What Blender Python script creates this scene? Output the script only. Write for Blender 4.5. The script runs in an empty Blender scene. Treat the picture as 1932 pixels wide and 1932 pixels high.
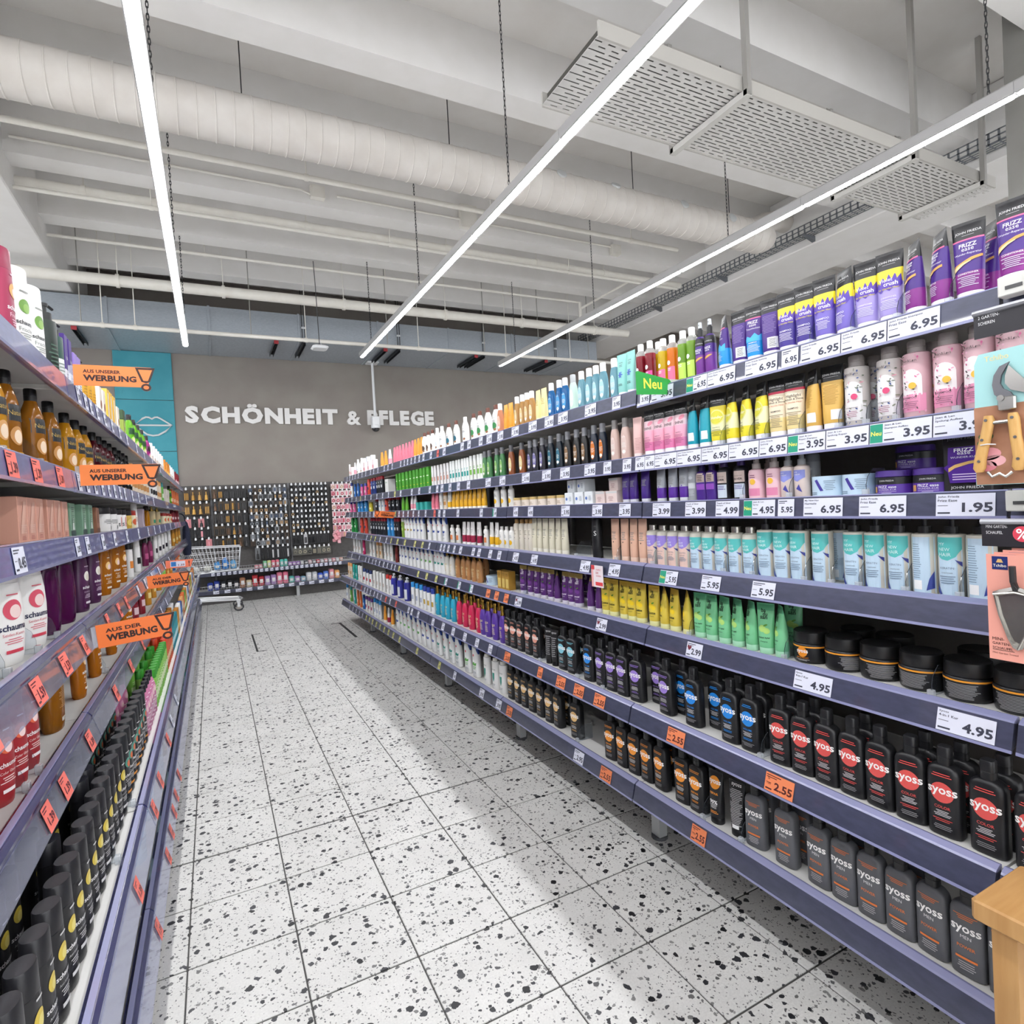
import bpy, math, random
from mathutils import Matrix, Vector
random.seed(7)
R = math.radians

# ------------------------------------------------------------------ camera
FPX, CX, CY = 1103.52, 966.0, 966.0
EYE = (0.0, 0.0, 1.46)
_y, _p, _r = -0.472593584, 0.0187475433, -0.0534954265
def _mul(a, b): return [[sum(a[i][k]*b[k][j] for k in range(3)) for j in range(3)] for i in range(3)]
_Ry = [[math.cos(_y),0,math.sin(_y)],[0,1,0],[-math.sin(_y),0,math.cos(_y)]]
_Rx = [[1,0,0],[0,math.cos(_p),-math.sin(_p)],[0,math.sin(_p),math.cos(_p)]]
_Rz = [[math.cos(_r),-math.sin(_r),0],[math.sin(_r),math.cos(_r),0],[0,0,1]]
CAMR = _mul(_Rz, _mul(_Rx, _Ry))        # world (x right, y down, z forward) -> camera
scene = bpy.context.scene
C = scene.collection
cam_data = bpy.data.cameras.new('camera'); cam = bpy.data.objects.new('camera', cam_data); C.objects.link(cam)
cam_data.sensor_width = 36.0; cam_data.sensor_fit = 'HORIZONTAL'; cam_data.lens = FPX/1932*36.0
cam_data.clip_start = 0.02; cam_data.clip_end = 100
def _wv(v): return Vector((v[0], v[2], -v[1]))
_right, _down, _fwd = _wv(CAMR[0]), _wv(CAMR[1]), _wv(CAMR[2])
_m = Matrix.Identity(4)
for i in range(3):
    _m[i][0] = _right[i]; _m[i][1] = -_down[i]; _m[i][2] = -_fwd[i]; _m[i][3] = EYE[i]
cam.matrix_world = _m
scene.camera = cam

# ------------------------------------------------------------------ world, exposure
world = bpy.data.worlds.new('store_ambient'); scene.world = world; world.use_nodes = True
world.node_tree.nodes['Background'].inputs[0].default_value = (0.95, 0.97, 1.0, 1)
world.node_tree.nodes['Background'].inputs[1].default_value = 1.2
vs = scene.view_settings
vs.view_transform = 'Standard'; vs.look = 'None'; vs.gamma = 1.0; vs.use_curve_mapping = False
vs.exposure = 1.06
LIGHT_STRENGTH = 40.0
scene.cycles.max_bounces = 5; scene.cycles.transparent_max_bounces = 8
scene.cycles.diffuse_bounces = 3; scene.cycles.glossy_bounces = 2; scene.cycles.transmission_bounces = 3
scene.cycles.use_light_tree = False; scene.cycles.use_adaptive_sampling = True; scene.cycles.adaptive_threshold = 0.06; scene.cycles.adaptive_min_samples = 12
scene.cycles.caustics_reflective = False; scene.cycles.caustics_refractive = False

# ------------------------------------------------------------------ measuring helpers
def shelf_y(px, X, Z):
    """Depth y along the aisle of a point with lateral position X and height Z that stands at measured column px."""
    a, b = X - EYE[0], -(Z - EYE[2])
    k = (px - CX)/FPX
    n0 = CAMR[0][0]*a + CAMR[0][1]*b; n2 = CAMR[2][0]*a + CAMR[2][1]*b
    return (k*n2 - n0)/(CAMR[0][2] - k*CAMR[2][2])

# ------------------------------------------------------------------ materials
def lin(c): return c/12.92 if c <= 0.04045 else ((c+0.055)/1.055)**2.4
def rgb(h):
    h = h.lstrip('#'); return tuple(lin(int(h[i:i+2], 16)/255) for i in (0, 2, 4)) + (1.0,)
_MATS = {}
def _new(name):
    m = bpy.data.materials.new(name); m.use_nodes = True
    return m, m.node_tree.nodes, m.node_tree.links
def P(hexc, rough=0.38, metal=0.0, coat=0.0, spec=0.5):
    key = ('p', hexc, rough, metal, coat, spec)
    if key in _MATS: return _MATS[key]
    m, n, l = _new('plain_' + hexc.strip('#')); b = n['Principled BSDF']
    b.inputs['Base Color'].default_value = rgb(hexc); b.inputs['Roughness'].default_value = rough
    b.inputs['Metallic'].default_value = metal; b.inputs['Coat Weight'].default_value = coat
    b.inputs['Coat Roughness'].default_value = 0.08; b.inputs['Specular IOR Level'].default_value = spec
    _MATS[key] = m; return m
def N(hexc, hex2=None, scale=12.0, rough=0.7, bump=0.05, metal=0.0, detail=4.0, stretch=(1,1,1), coat=0.0):
    """Procedural surface: two tones mixed by noise, with a little relief."""
    key = ('n', hexc, hex2, scale, rough, bump, metal, detail, stretch, coat)
    if key in _MATS: return _MATS[key]
    m, n, l = _new('surface_' + hexc.strip('#')); b = n['Principled BSDF']
    tc = n.new('ShaderNodeTexCoord'); mp = n.new('ShaderNodeMapping'); mp.inputs['Scale'].default_value = stretch
    nz = n.new('ShaderNodeTexNoise'); nz.inputs['Scale'].default_value = scale; nz.inputs['Detail'].default_value = detail
    cr = n.new('ShaderNodeValToRGB'); cr.color_ramp.elements[0].position = 0.35; cr.color_ramp.elements[1].position = 0.65
    cr.color_ramp.elements[0].color = rgb(hexc); cr.color_ramp.elements[1].color = rgb(hex2 or hexc)
    l.new(tc.outputs['Object'], mp.inputs[0]); l.new(mp.outputs[0], nz.inputs['Vector']); l.new(nz.outputs['Fac'], cr.inputs[0])
    l.new(cr.outputs[0], b.inputs['Base Color'])
    b.inputs['Roughness'].default_value = rough; b.inputs['Metallic'].default_value = metal; b.inputs['Coat Weight'].default_value = coat
    if bump:
        bp = n.new('ShaderNodeBump'); bp.inputs['Strength'].default_value = bump; bp.inputs['Distance'].default_value = 0.01
        l.new(nz.outputs['Fac'], bp.inputs['Height']); l.new(bp.outputs[0], b.inputs['Normal'])
    _MATS[key] = m; return m
def CLEAR(hexc='#eef2f6', amount=0.12, rough=0.05):
    key = ('c', hexc, amount, rough)
    if key in _MATS: return _MATS[key]
    m, n, l = _new('clear_plastic'); out = n['Material Output']; b = n['Principled BSDF']
    b.inputs['Base Color'].default_value = rgb(hexc); b.inputs['Roughness'].default_value = rough
    t = n.new('ShaderNodeBsdfTransparent'); t.inputs[0].default_value = rgb(hexc)
    fr = n.new('ShaderNodeLayerWeight'); fr.inputs[0].default_value = 0.5
    pw_ = n.new('ShaderNodeMath'); pw_.operation = 'POWER'; pw_.inputs[1].default_value = 3.5
    mx = n.new('ShaderNodeMath'); mx.operation = 'MULTIPLY_ADD'; mx.inputs[1].default_value = 0.55; mx.inputs[2].default_value = 0.03; mx.use_clamp = True
    mix = n.new('ShaderNodeMixShader')
    l.new(mx.outputs[0], mix.inputs[0]); gl = n.new('ShaderNodeBsdfGlossy'); gl.inputs['Roughness'].default_value = rough; gl.inputs[0].default_value = (1, 1, 1, 1)
    m2 = n.new('ShaderNodeMixShader'); m2.inputs[0].default_value = amount
    l.new(fr.outputs['Facing'], pw_.inputs[0]); l.new(pw_.outputs[0], mx.inputs[0])
    l.new(t.outputs[0], m2.inputs[1]); l.new(b.outputs[0], m2.inputs[2])
    l.new(m2.outputs[0], mix.inputs[1]); l.new(gl.outputs[0], mix.inputs[2])
    l.new(mix.outputs[0], out.inputs[0]); _MATS[key] = m; return m
def TINT(hexc, solid=0.62):
    """Tinted see-through bottle plastic."""
    key = ('t', hexc, solid)
    if key in _MATS: return _MATS[key]
    m, n, l = _new('tinted_' + hexc.strip('#')); out = n['Material Output']; b = n['Principled BSDF']
    b.inputs['Base Color'].default_value = rgb(hexc); b.inputs['Roughness'].default_value = 0.12
    t = n.new('ShaderNodeBsdfTransparent'); t.inputs[0].default_value = rgb(hexc)
    mix = n.new('ShaderNodeMixShader'); mix.inputs[0].default_value = solid
    l.new(t.outputs[0], mix.inputs[1]); l.new(b.outputs[0], mix.inputs[2]); l.new(mix.outputs[0], out.inputs[0])
    _MATS[key] = m; return m
def EMIT(hexc, s):
    key = ('e', hexc, s)
    if key in _MATS: return _MATS[key]
    m, n, l = _new('lamp_light'); out = n['Material Output']; e = n.new('ShaderNodeEmission')
    e.inputs[0].default_value = rgb(hexc); e.inputs[1].default_value = s; l.new(e.outputs[0], out.inputs[0])
    _MATS[key] = m; return m
def terrazzo(name, seams=False):
    m, n, l = _new(name); b = n['Principled BSDF']
    geo = n.new('ShaderNodeNewGeometry')
    base = n.new('ShaderNodeTexNoise'); base.inputs['Scale'].default_value = 5.0; base.inputs['Detail'].default_value = 6
    l.new(geo.outputs['Position'], base.inputs['Vector'])
    fine = n.new('ShaderNodeTexNoise'); fine.inputs['Scale'].default_value = 160.0; fine.inputs['Detail'].default_value = 3
    l.new(geo.outputs['Position'], fine.inputs['Vector'])
    cr = n.new('ShaderNodeValToRGB'); cr.color_ramp.elements[0].color = rgb('#cbcac7'); cr.color_ramp.elements[1].color = rgb('#e6e5e2')
    cr.color_ramp.elements[0].position = 0.3; cr.color_ramp.elements[1].position = 0.7
    add = n.new('ShaderNodeMath'); add.operation = 'ADD'
    hal = n.new('ShaderNodeMath'); hal.operation = 'MULTIPLY'; hal.inputs[1].default_value = 0.5
    l.new(base.outputs['Fac'], add.inputs[0]); l.new(fine.outputs['Fac'], add.inputs[1]); l.new(add.outputs[0], hal.inputs[0]); l.new(hal.outputs[0], cr.inputs[0])
    col = cr.outputs[0]
    wob = n.new('ShaderNodeTexNoise'); wob.inputs['Scale'].default_value = 60.0; wob.inputs['Detail'].default_value = 2
    l.new(geo.outputs['Position'], wob.inputs['Vector'])
    ws = n.new('ShaderNodeVectorMath'); ws.operation = 'SCALE'; ws.inputs['Scale'].default_value = 0.016
    l.new(wob.outputs['Color'], ws.inputs[0])
    pos = n.new('ShaderNodeVectorMath'); pos.operation = 'ADD'
    l.new(geo.outputs['Position'], pos.inputs[0]); l.new(ws.outputs[0], pos.inputs[1])
    for scale, pick, size, ca, cb in ((150, 0.85, 0.40, '#9b9a98', '#5c5c60'), (62, 0.87, 0.40, '#8d8c8a', '#3c3d42'), (34, 0.865, 0.36, '#3a3b40', '#17181c')):
        v = n.new('ShaderNodeTexVoronoi'); v.inputs['Scale'].default_value = scale; v.voronoi_dimensions = '2D'
        l.new(pos.outputs[0], v.inputs['Vector'])
        sep = n.new('ShaderNodeSeparateColor'); l.new(v.outputs['Color'], sep.inputs[0])
        g = n.new('ShaderNodeMath'); g.operation = 'GREATER_THAN'; g.inputs[1].default_value = pick; l.new(sep.outputs[0], g.inputs[0])
        sz = n.new('ShaderNodeMath'); sz.operation = 'MULTIPLY_ADD'; sz.inputs[1].default_value = 0.3; sz.inputs[2].default_value = size - 0.2
        l.new(sep.outputs[1], sz.inputs[0])
        s = n.new('ShaderNodeMath'); s.operation = 'LESS_THAN'; l.new(v.outputs['Distance'], s.inputs[0]); l.new(sz.outputs[0], s.inputs[1])
        k = n.new('ShaderNodeMath'); k.operation = 'MULTIPLY'; l.new(g.outputs[0], k.inputs[0]); l.new(s.outputs[0], k.inputs[1])
        tone = n.new('ShaderNodeMix'); tone.data_type = 'RGBA'; tone.inputs['A'].default_value = rgb(ca); tone.inputs['B'].default_value = rgb(cb); l.new(sep.outputs[2], tone.inputs['Factor'])
        mx = n.new('ShaderNodeMix'); mx.data_type = 'RGBA'
        l.new(k.outputs[0], mx.inputs['Factor']); l.new(col, mx.inputs['A']); l.new(tone.outputs['Result'], mx.inputs['B'])
        col = mx.outputs['Result']
    l.new(col, b.inputs['Base Color']); b.inputs['Roughness'].default_value = 0.42
    return m

# ------------------------------------------------------------------ mesh builder
class MB:
    def __init__(s): s.v = []; s.f = []; s.mi = []; s.sm = []; s.mats = []
    def _m(s, mat):
        if mat not in s.mats: s.mats.append(mat)
        return s.mats.index(mat)
    def face(s, idx, mat, smooth=False): s.f.append(tuple(idx)); s.mi.append(s._m(mat)); s.sm.append(smooth)
    def add(s, vs, fs, mat, smooth=False):
        o = len(s.v); s.v += [tuple(v) for v in vs]
        for f in fs: s.face([o+i for i in f], mat, smooth)
    def box(s, x0, x1, y0, y1, z0, z1, mat):
        v = [(x, y, z) for z in (z0, z1) for y in (y0, y1) for x in (x0, x1)]
        s.add(v, [(0,2,3,1),(4,5,7,6),(0,1,5,4),(2,6,7,3),(0,4,6,2),(1,3,7,5)], mat)
    def bbox(s, x0, x1, y0, y1, z0, z1, mat, b=0.004):
        """box with chamfered vertical edges and top edges"""
        def ring(i, z): return [(x0+i+b,y0+i,z),(x1-i-b,y0+i,z),(x1-i,y0+i+b,z),(x1-i,y1-i-b,z),(x1-i-b,y1-i,z),(x0+i+b,y1-i,z),(x0+i,y1-i-b,z),(x0+i,y0+i+b,z)]
        rings = [ring(b*.6, z0), ring(0, z0+b*.6), ring(0, z1-b*.6), ring(b*.6, z1)]
        s.rings(rings, mat)
    def rings(s, rings, mat, cap0=True, cap1=True, smooth=False, mats=None):
        k = len(rings[0]); o = len(s.v)
        for r in rings: s.v += [tuple(p) for p in r]
        for i in range(len(rings)-1):
            mm = mats[i] if mats else mat
            for j in range(k):
                s.face((o+i*k+j, o+i*k+(j+1)%k, o+(i+1)*k+(j+1)%k, o+(i+1)*k+j), mm, smooth)
        if cap0: s.face([o+j for j in reversed(range(k))], mats[0] if mats else mat)
        if cap1: s.face([o+(len(rings)-1)*k+j for j in range(k)], mats[-1] if mats else mat)
    def cyl(s, c, r, z0, z1, mat, n=16, r1=None, rx=1.0, ry=1.0, smooth=True):
        r1 = r if r1 is None else r1
        rr = [[(c[0]+q*rx*math.cos(2*math.pi*i/n), c[1]+q*ry*math.sin(2*math.pi*i/n), z) for i in range(n)] for q, z in ((r, z0), (r1, z1))]
        s.rings(rr, mat, smooth=smooth)
    def lathe(s, c, prof, mat, n=18, mats=None):
        s.rings([[(c[0]+q*math.cos(2*math.pi*i/n), c[1]+q*math.sin(2*math.pi*i/n), z) for i in range(n)] for q, z in prof], mat, smooth=True, mats=mats)
    def tube(s, pts, r, mat, n=8, closed=False):
        pts = [Vector(p) for p in pts]; rings = []
        for i, p in enumerate(pts):
            a = pts[i-1] if (i > 0 or closed) else p; b = pts[(i+1) % len(pts)] if (i < len(pts)-1 or closed) else p
            t = (b-a).normalized() if (b-a).length > 1e-9 else Vector((0,0,1))
            up = Vector((0,0,1)) if abs(t.z) < 0.9 else Vector((1,0,0))
            u = t.cross(up).normalized(); w = u.cross(t)
            rings.append([p + u*r*math.cos(2*math.pi*k/n) + w*r*math.sin(2*math.pi*k/n) for k in range(n)])
        if closed: rings.append(rings[0]); s.rings(rings, mat, False, False, True)
        else: s.rings(rings, mat, True, True, True)
    def prism(s, poly, y0, y1, mat):
        """polygon in (x,z), counter-clockwise seen from -y, extruded y0..y1"""
        k = len(poly); o = len(s.v)
        s.v += [(x, y0, z) for x, z in poly] + [(x, y1, z) for x, z in poly]
        s.face([o+i for i in range(k)], mat); s.face([o+k+i for i in reversed(range(k))], mat)
        for i in range(k): s.face((o+i, o+k+i, o+k+(i+1)%k, o+(i+1)%k), mat)
    def text(s, txt, x, z, width, mat, y=0.0, height=None, bold=0.02, mapf=None, align='C'):
        vs, ts, w, h = glyphs(txt, bold)
        k = width/w
        kz = k if height is None else height/h
        ox = {'C': -w/2, 'L': 0.0, 'R': -w}[align]
        pts = []
        for a, b in vs:
            u, q = x + (a+ox)*k, z + (b-h/2)*kz
            pts.append(mapf(u, q) if mapf else (u, y, q))
        s.add(pts, ts, mat)
    def build(s, name):
        me = bpy.data.meshes.new(name); me.from_pydata(s.v, [], s.f)
        for m in s.mats: me.materials.append(m)
        me.polygons.foreach_set('material_index', s.mi); me.polygons.foreach_set('use_smooth', s.sm)
        if any(s.sm): me.set_sharp_from_angle(angle=R(42))
        me.update(); return me
_GL = {}
def glyphs(txt, bold=0.02):
    key = (txt, bold)
    if key in _GL: return _GL[key]
    cu = bpy.data.curves.new('glyph', 'FONT'); cu.body = txt; cu.resolution_u = 2; cu.offset = bold; cu.fill_mode = 'FRONT'
    ob = bpy.data.objects.new('glyph', cu); me = bpy.data.meshes.new_from_object(ob)
    vs = [(v.co.x, v.co.y) for v in me.vertices]; fs = [tuple(p.vertices) for p in me.polygons]
    x0 = min(v[0] for v in vs); x1 = max(v[0] for v in vs); z0 = min(v[1] for v in vs); z1 = max(v[1] for v in vs)
    vs = [(a-x0, b-z0) for a, b in vs]
    bpy.data.objects.remove(ob); bpy.data.curves.remove(cu); bpy.data.meshes.remove(me)
    _GL[key] = (vs, fs, x1-x0, z1-z0); return _GL[key]

# ------------------------------------------------------------------ objects
def link(name, me, parent=None, loc=(0,0,0), rotz=0.0):
    o = bpy.data.objects.new(name, me); C.objects.link(o); o.location = loc; o.rotation_euler = (0, 0, rotz)
    if parent: o.parent = parent
    return o
def props(o, label, cat, group=None, kind=None):
    if label: o['label'] = label
    if cat: o['category'] = cat
    if group: o['group'] = group
    if kind: o['kind'] = kind
    return o
def thing(name, label, cat, loc=(0,0,0), rotz=0.0, group=None, parts=(), rx=0.0):
    """parts: [(part name, mesh, [(sub-part name, mesh), ...])]; a single part makes the thing that mesh itself"""
    if len(parts) == 1 and not (len(parts[0]) > 2 and parts[0][2]):
        o = link(name, parts[0][1], None, loc, rotz)
    else:
        o = link(name, None, None, loc, rotz); o.empty_display_size = 0.05
        for p in parts:
            c = link(p[0], p[1], o)
            for q in (p[2] if len(p) > 2 else ()): link(q[0], q[1], c)
    if rx: o.rotation_euler = (rx, 0, rotz)
    return props(o, label, cat, group)
def structure(name, mb, label, parent=None):
    o = link(name, mb.build(name), parent)
    if not parent: props(o, label, 'structure', None, 'structure')
    return o
ORD = ('first second third fourth fifth sixth seventh eighth ninth tenth eleventh twelfth thirteenth fourteenth fifteenth sixteenth seventeenth eighteenth nineteenth twentieth '
       'twenty-first twenty-second twenty-third twenty-fourth twenty-fifth twenty-sixth twenty-seventh twenty-eighth twenty-ninth thirtieth thirty-first thirty-second thirty-third thirty-fourth '
       'thirty-fifth thirty-sixth thirty-seventh thirty-eighth thirty-ninth fortieth forty-first forty-second forty-third forty-fourth forty-fifth').split()

# ================================================================== THE HALL
WALL_Y = 11.3; DECK = 5.5; BEAM = 5.0; GIRD = 4.70
deck_shade_paint = N('#e8e4df', '#edeae6', 3.0, 0.75, 0.03)  # deck tone kept below the beams: shade contrast put into the colour
beam_paint = N('#f2f0ed', '#f6f4f2', 4.0, 0.6, 0.03)
taupe = N('#8f8782', '#969089', 2.0, 0.85, 0.03)
galv = N('#a3abb4', '#b0b8c0', 30.0, 0.42, 0.02, 0.12, 5.0, (1, 1, 6))
pipe_paint = N('#ece8df', '#f1eee6', 9.0, 0.45, 0.0)
chain_steel = P('#4a4a4c', 0.35, 0.8)

# floor: slab plus single tiles laid on it
grout = N('#4c4b4a', '#575655', 40.0, 0.8)
tz = terrazzo('terrazzo_tile')
b = MB(); b.box(-8, 14, -10, WALL_Y, -0.2, -0.004, grout)
floor = structure('floor', b, 'grey speckled terrazzo tile floor of the shop aisle')
TW, TX0, TY0 = 0.3345, -0.155, 2.845
b = MB(); b.bbox(0.0024, TW-0.0024, 0.0034, TW-0.0034, -0.012, 0.0, tz, 0.0025); tile_me = b.build('tile')
b = MB(); b.bbox(0.0024, TW-0.0024, 0.010, TW-0.0034, -0.012, 0.0, tz, 0.0025); tile_joint_me = b.build('tile')
for j in range(-7, 25):
    for i in range(-1, 6):
        link('tile', tile_joint_me if j == 0 else tile_me, floor, (TX0+i*TW, TY0+j*TW, random.uniform(-0.0004, 0.0002)))
b = MB()      # the tiles past those, laid as a field under and beyond the shelving
for j in range(-38, 25):
    for i in range(-14, 30):
        if -1 <= i < 6 and -7 <= j: continue
        x, y = TX0+i*TW, TY0+j*TW
        b.add([(x+.002,y+.002,0),(x+TW-.002,y+.002,0),(x+TW-.002,y+TW-.002,0),(x+.002,y+TW-.002,0)], [(0,1,2,3)], tz)
o = link('tile_field', b.build('tile_field'), floor); o['kind'] = 'stuff'
# floor hatch frame
b = MB(); hm = P('#3f4043', 0.5, 0.4)
for x0, x1, y0, y1 in ((.335,.355,6.80,7.82),(.335,.44,6.80,6.82),(.335,.44,7.80,7.82),(1.37,1.40,6.78,7.80),(1.28,1.40,7.78,7.80)):
    b.box(x0, x1, y0, y1, -0.004, 0.0015, hm)
thing('floor_hatch_frame', 'dark metal frame of a square hatch set into the terrazzo floor', 'hatch', parts=[('frame', b.build('frame'))])

# walls
b = MB(); b.box(-8, 14, WALL_Y, WALL_Y+0.2, 0, DECK, taupe)
structure('wall_back', b, 'taupe painted end wall of the sales hall behind the lettering')
b = MB(); b.box(14, 14.2, 1.0, WALL_Y, 0, DECK, N('#a39a92', '#aaa29b', 2.0, 0.85)); structure('wall_right', b, 'pale beige side wall far behind the tall shelving')

# ceiling with beams and girders
b = MB(); b.box(-8, 14, -10, WALL_Y, DECK, DECK+0.2, deck_shade_paint)
ceiling = structure('ceiling', b, 'white painted concrete ceiling deck with cross beams')
b = MB(); b.box(-1.56, 7.39, 0, 0.27, BEAM, DECK, beam_paint); beam_me = b.build('beam')
for k in range(-11, 3): link('beam', beam_me, ceiling, (0, 7.04+1.26*k, 0))
b = MB(); b.box(8.47, 14, 0, 0.27, BEAM, DECK, beam_paint); beam2_me = b.build('beam')
for k in range(-8, 3): link('beam', beam2_me, ceiling, (0, 7.04+1.26*k, 0))
b = MB(); b.bbox(-2.62, -1.56, -10, WALL_Y, GIRD, DECK, beam_paint, 0.02); link('girder', b.build('girder'), ceiling)
b = MB(); b.bbox(7.39, 8.47, -10, WALL_Y, GIRD, DECK, beam_paint, 0.02); link('girder', b.build('girder'), ceiling)
b = MB(); b.box(5.98, 6.5, 1.9, 2.41, 0, DECK, N('#85837f', '#8b8985', 3.0, 0.8)); structure('column', b, 'plain grey concrete column behind the tall shelving')

# rectangular air duct along the end wall
DY0, DZ0, DZ1 = 10.02, 4.235, 4.668
b = MB(); b.box(-5, 7.3, DY0, WALL_Y-0.002, DZ0, DZ1, galv); body = b.build('duct_body')
parts = [('duct_body', body)]
for i in range(7):
    b = MB(); x = -1.2 + i*1.3
    b.box(x, x+0.03, DY0-0.012, DY0-0.0005, DZ0-0.012, DZ1+0.012, galv); b.box(x, x+0.03, DY0-0.012, WALL_Y-0.01, DZ0-0.012, DZ0-0.0005, galv)
    parts.append(('flange', b.build('flange')))
thing('air_duct', 'bluish galvanised rectangular air duct along the top of the end wall', 'duct', parts=parts)
slot_dark = P('#3d4146', 0.5, 0.5); red_tip = P('#a8323a', 0.5)
rails = [(139, True), (521, True), (573, False), (727, True), (752, False), (898, True), (912, False), (1030, True), (1047, False)]
for i, (px, red) in enumerate(rails):
    # column px of the front end of each support rail under the duct
    a, bb = DY0-EYE[1], -(DZ0-EYE[2]); k = (px-CX)/FPX
    X = (k*(CAMR[2][1]*bb + CAMR[2][2]*a) - (CAMR[0][1]*bb + CAMR[0][2]*a))/(CAMR[0][0] - k*CAMR[2][0])
    b = MB(); b.box(-0.03, -0.024, 0, 0.88, -0.06, -0.013, slot_dark); b.box(0.024, 0.03, 0, 0.88, -0.06, -0.013, slot_dark); b.box(-0.024, 0.024, 0, 0.88, -0.02, -0.013, slot_dark)
    ps = [('channel', b.build('channel'))]
    if red:
        b = MB(); b.box(-0.034, 0.034, -0.012, 0.0, -0.066, -0.013, red_tip); ps.append(('end_cap', b.build('end_cap')))
        b = MB()
        for q in range(12): b.box(-0.012, 0.012, 0.05+q*0.068, 0.085+q*0.068, -0.0245, -0.0203, P('#17181a', 0.8))
        ps.append(('slot_pattern', b.build('slot_pattern')))
    else:
        b = MB()
        for xx in (-0.02, 0.02): b.tube([(xx, -0.03, -0.02), (xx, -0.03, 0.95)], 0.006, chain_steel, 6)
        b.box(-0.03, 0.03, -0.045, -0.015, 0.2, 0.23, P('#d8dcdf', 0.4)); ps.append(('hanger_rod', b.build('hanger_rod')))
    thing('duct_support', f'{ORD[i]} dark slotted support rail under the galvanised duct counting from the teal panel', 'duct support', (X, DY0, DZ0), 0, 'duct support rails', ps)

# pipes
def pipe(name, label, y, z, r, x0, x1, clips=(), extra=()):
    b = MB(); b.tube([(x0, y, z), (x1, y, z)], r, pipe_paint, 14); ps = [('pipe_run', b.build('pipe_run'))]
    for x in clips:
        c = MB(); c.lathe((0, 0), [(r, -0.02), (r*1.16+0.003, -0.02), (r*1.16+0.003, 0.02), (r, 0.02)], pipe_paint, 14); c.v = [(x+p[2], y+p[0], z+p[1]) for p in c.v]
        top = BEAM if any(abs(y-(7.04+1.26*k+0.135)) < 0.14 for k in range(-6, 3)) else DECK
        c.tube([(x, y, z+r), (x, y, top)], 0.006, pipe_paint, 6); ps.append(('pipe_hanger', c.build('pipe_hanger')))
    return thing(name, label, 'pipe', parts=ps + list(extra))
pipe('sprinkler_main', 'thick cream sprinkler main pipe in front of the galvanised duct', 8.82, 4.5, 0.07, -6, 7.15, (-0.9, 0.3, 1.9, 3.5, 4.9, 6.4))
pipe('sprinkler_pipe', 'thin cream sprinkler branch pipe hanging low by the duct underside', 8.9, 3.95, 0.027, -6, 7.15, (-1.1, -0.75, 1.35, 3.05, 4.6, 5.9))
pipe('sprinkler_pipe', 'medium cream pipe clamped below the second beam from the duct', 7.40, 4.905, 0.05, -1.56, 7.15, (-1.0, 1.2, 3.0, 4.4, 5.6))
pipe('sprinkler_pipe', 'slim cream pipe running just below the medium ceiling pipe', 7.31, 4.80, 0.021, -1.56, 7.0, (-0.4, 2.2, 4.9))
pipe('sprinkler_pipe', 'slim cream pipe ending in a valve fitting near the cable tray', 8.66, 4.91, 0.02, -1.56, 5.968, (0.1, 2.5, 4.6))
pipe('sprinkler_pipe', 'cream pipe hung under the white spiral duct', 5.99, 4.73, 0.027, -1.56, 5.78, (1.0, 3.0, 5.0))
b = MB(); b.tube([(6.0, 8.66, 4.91), (6.0, 8.66, 4.62), (6.0, 8.66, 4.57)], 0.03, pipe_paint, 10); b.tube([(6.0, 8.66, 4.80), (6.15, 8.1, 4.88), (6.15, 7.5, 4.88), (6.15, 7.46, 4.905)], 0.02, pipe_paint, 8)
thing('pipe_fitting', 'cream valve fitting joining two ceiling pipes', 'fitting', parts=[('fitting', b.build('fitting'))])
b = MB(); b.tube([(-1.5, 7.0, 5.13), (1.1, 7.0, 5.13)], 0.014, pipe_paint, 8); b.box(1.2, 1.36, 6.96, 7.038, 5.06, 5.2, pipe_paint); b.tube([(1.1, 7.0, 5.13), (1.2, 7.0, 5.10)], 0.012, pipe_paint, 8)
thing('cable_conduit', 'short white cable conduit with junction box on the beam by the first light line', 'conduit', parts=[('conduit', b.build('conduit'))])
b = MB(); b.tube([(1.5, 7.0, 5.13), (5.45, 7.0, 5.13)], 0.014, pipe_paint, 8); b.box(5.45, 5.6, 6.95, 7.038, 5.02, 5.16, pipe_paint); b.box(3.05, 3.28, 6.97, 7.038, 5.03, 5.32, pipe_paint)
thing('cable_conduit', 'long white cable conduit with boxes on the beam below the spiral duct', 'conduit', parts=[('conduit', b.build('conduit'))])

# round spiral duct
sd = N('#d9d3cc', '#e2ddd7', 5.0, 0.5, 0.02)
b = MB(); prof = []; x = -6.0
while x < 6.35: prof += [(0.19, x), (0.19, x+0.118), (0.1945, x+0.122), (0.1945, x+0.128), (0.19, x+0.132)]; x += 0.132
prof += [(0.19, 6.40), (0.17, 6.5), (0.13, 6.58), (0.06, 6.62)]
b.rings([[(px_, 5.2+q*math.cos(2*math.pi*i/28), 4.655+q*math.sin(2*math.pi*i/28)) for i in range(28)] for q, px_ in prof], sd, smooth=True)
ps = [('duct_body', b.build('duct_body'))]
for x, zz in ((3.35, 0.1), (4.05, 0.13), (5.0, 0.09), (5.75, 0.06)):
    b = MB(); yy = -math.sqrt(0.19**2-zz**2)
    nrm = Vector((0, yy, zz)).normalized(); u = Vector((1,0,0)); w = nrm.cross(u); c = Vector((x, 5.2, 4.655)) + nrm*0.190
    b.rings([[c + nrm*h + (u*math.cos(a*math.pi/8) + w*math.sin(a*math.pi/8))*r for a in range(16)] for h, r in ((-0.01, .055), (.012, .055), (.016, .045))], P('#cfd2d2', 0.35, 0.2), smooth=True)
    ps.append(('access_cap', b.build('access_cap')))
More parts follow.
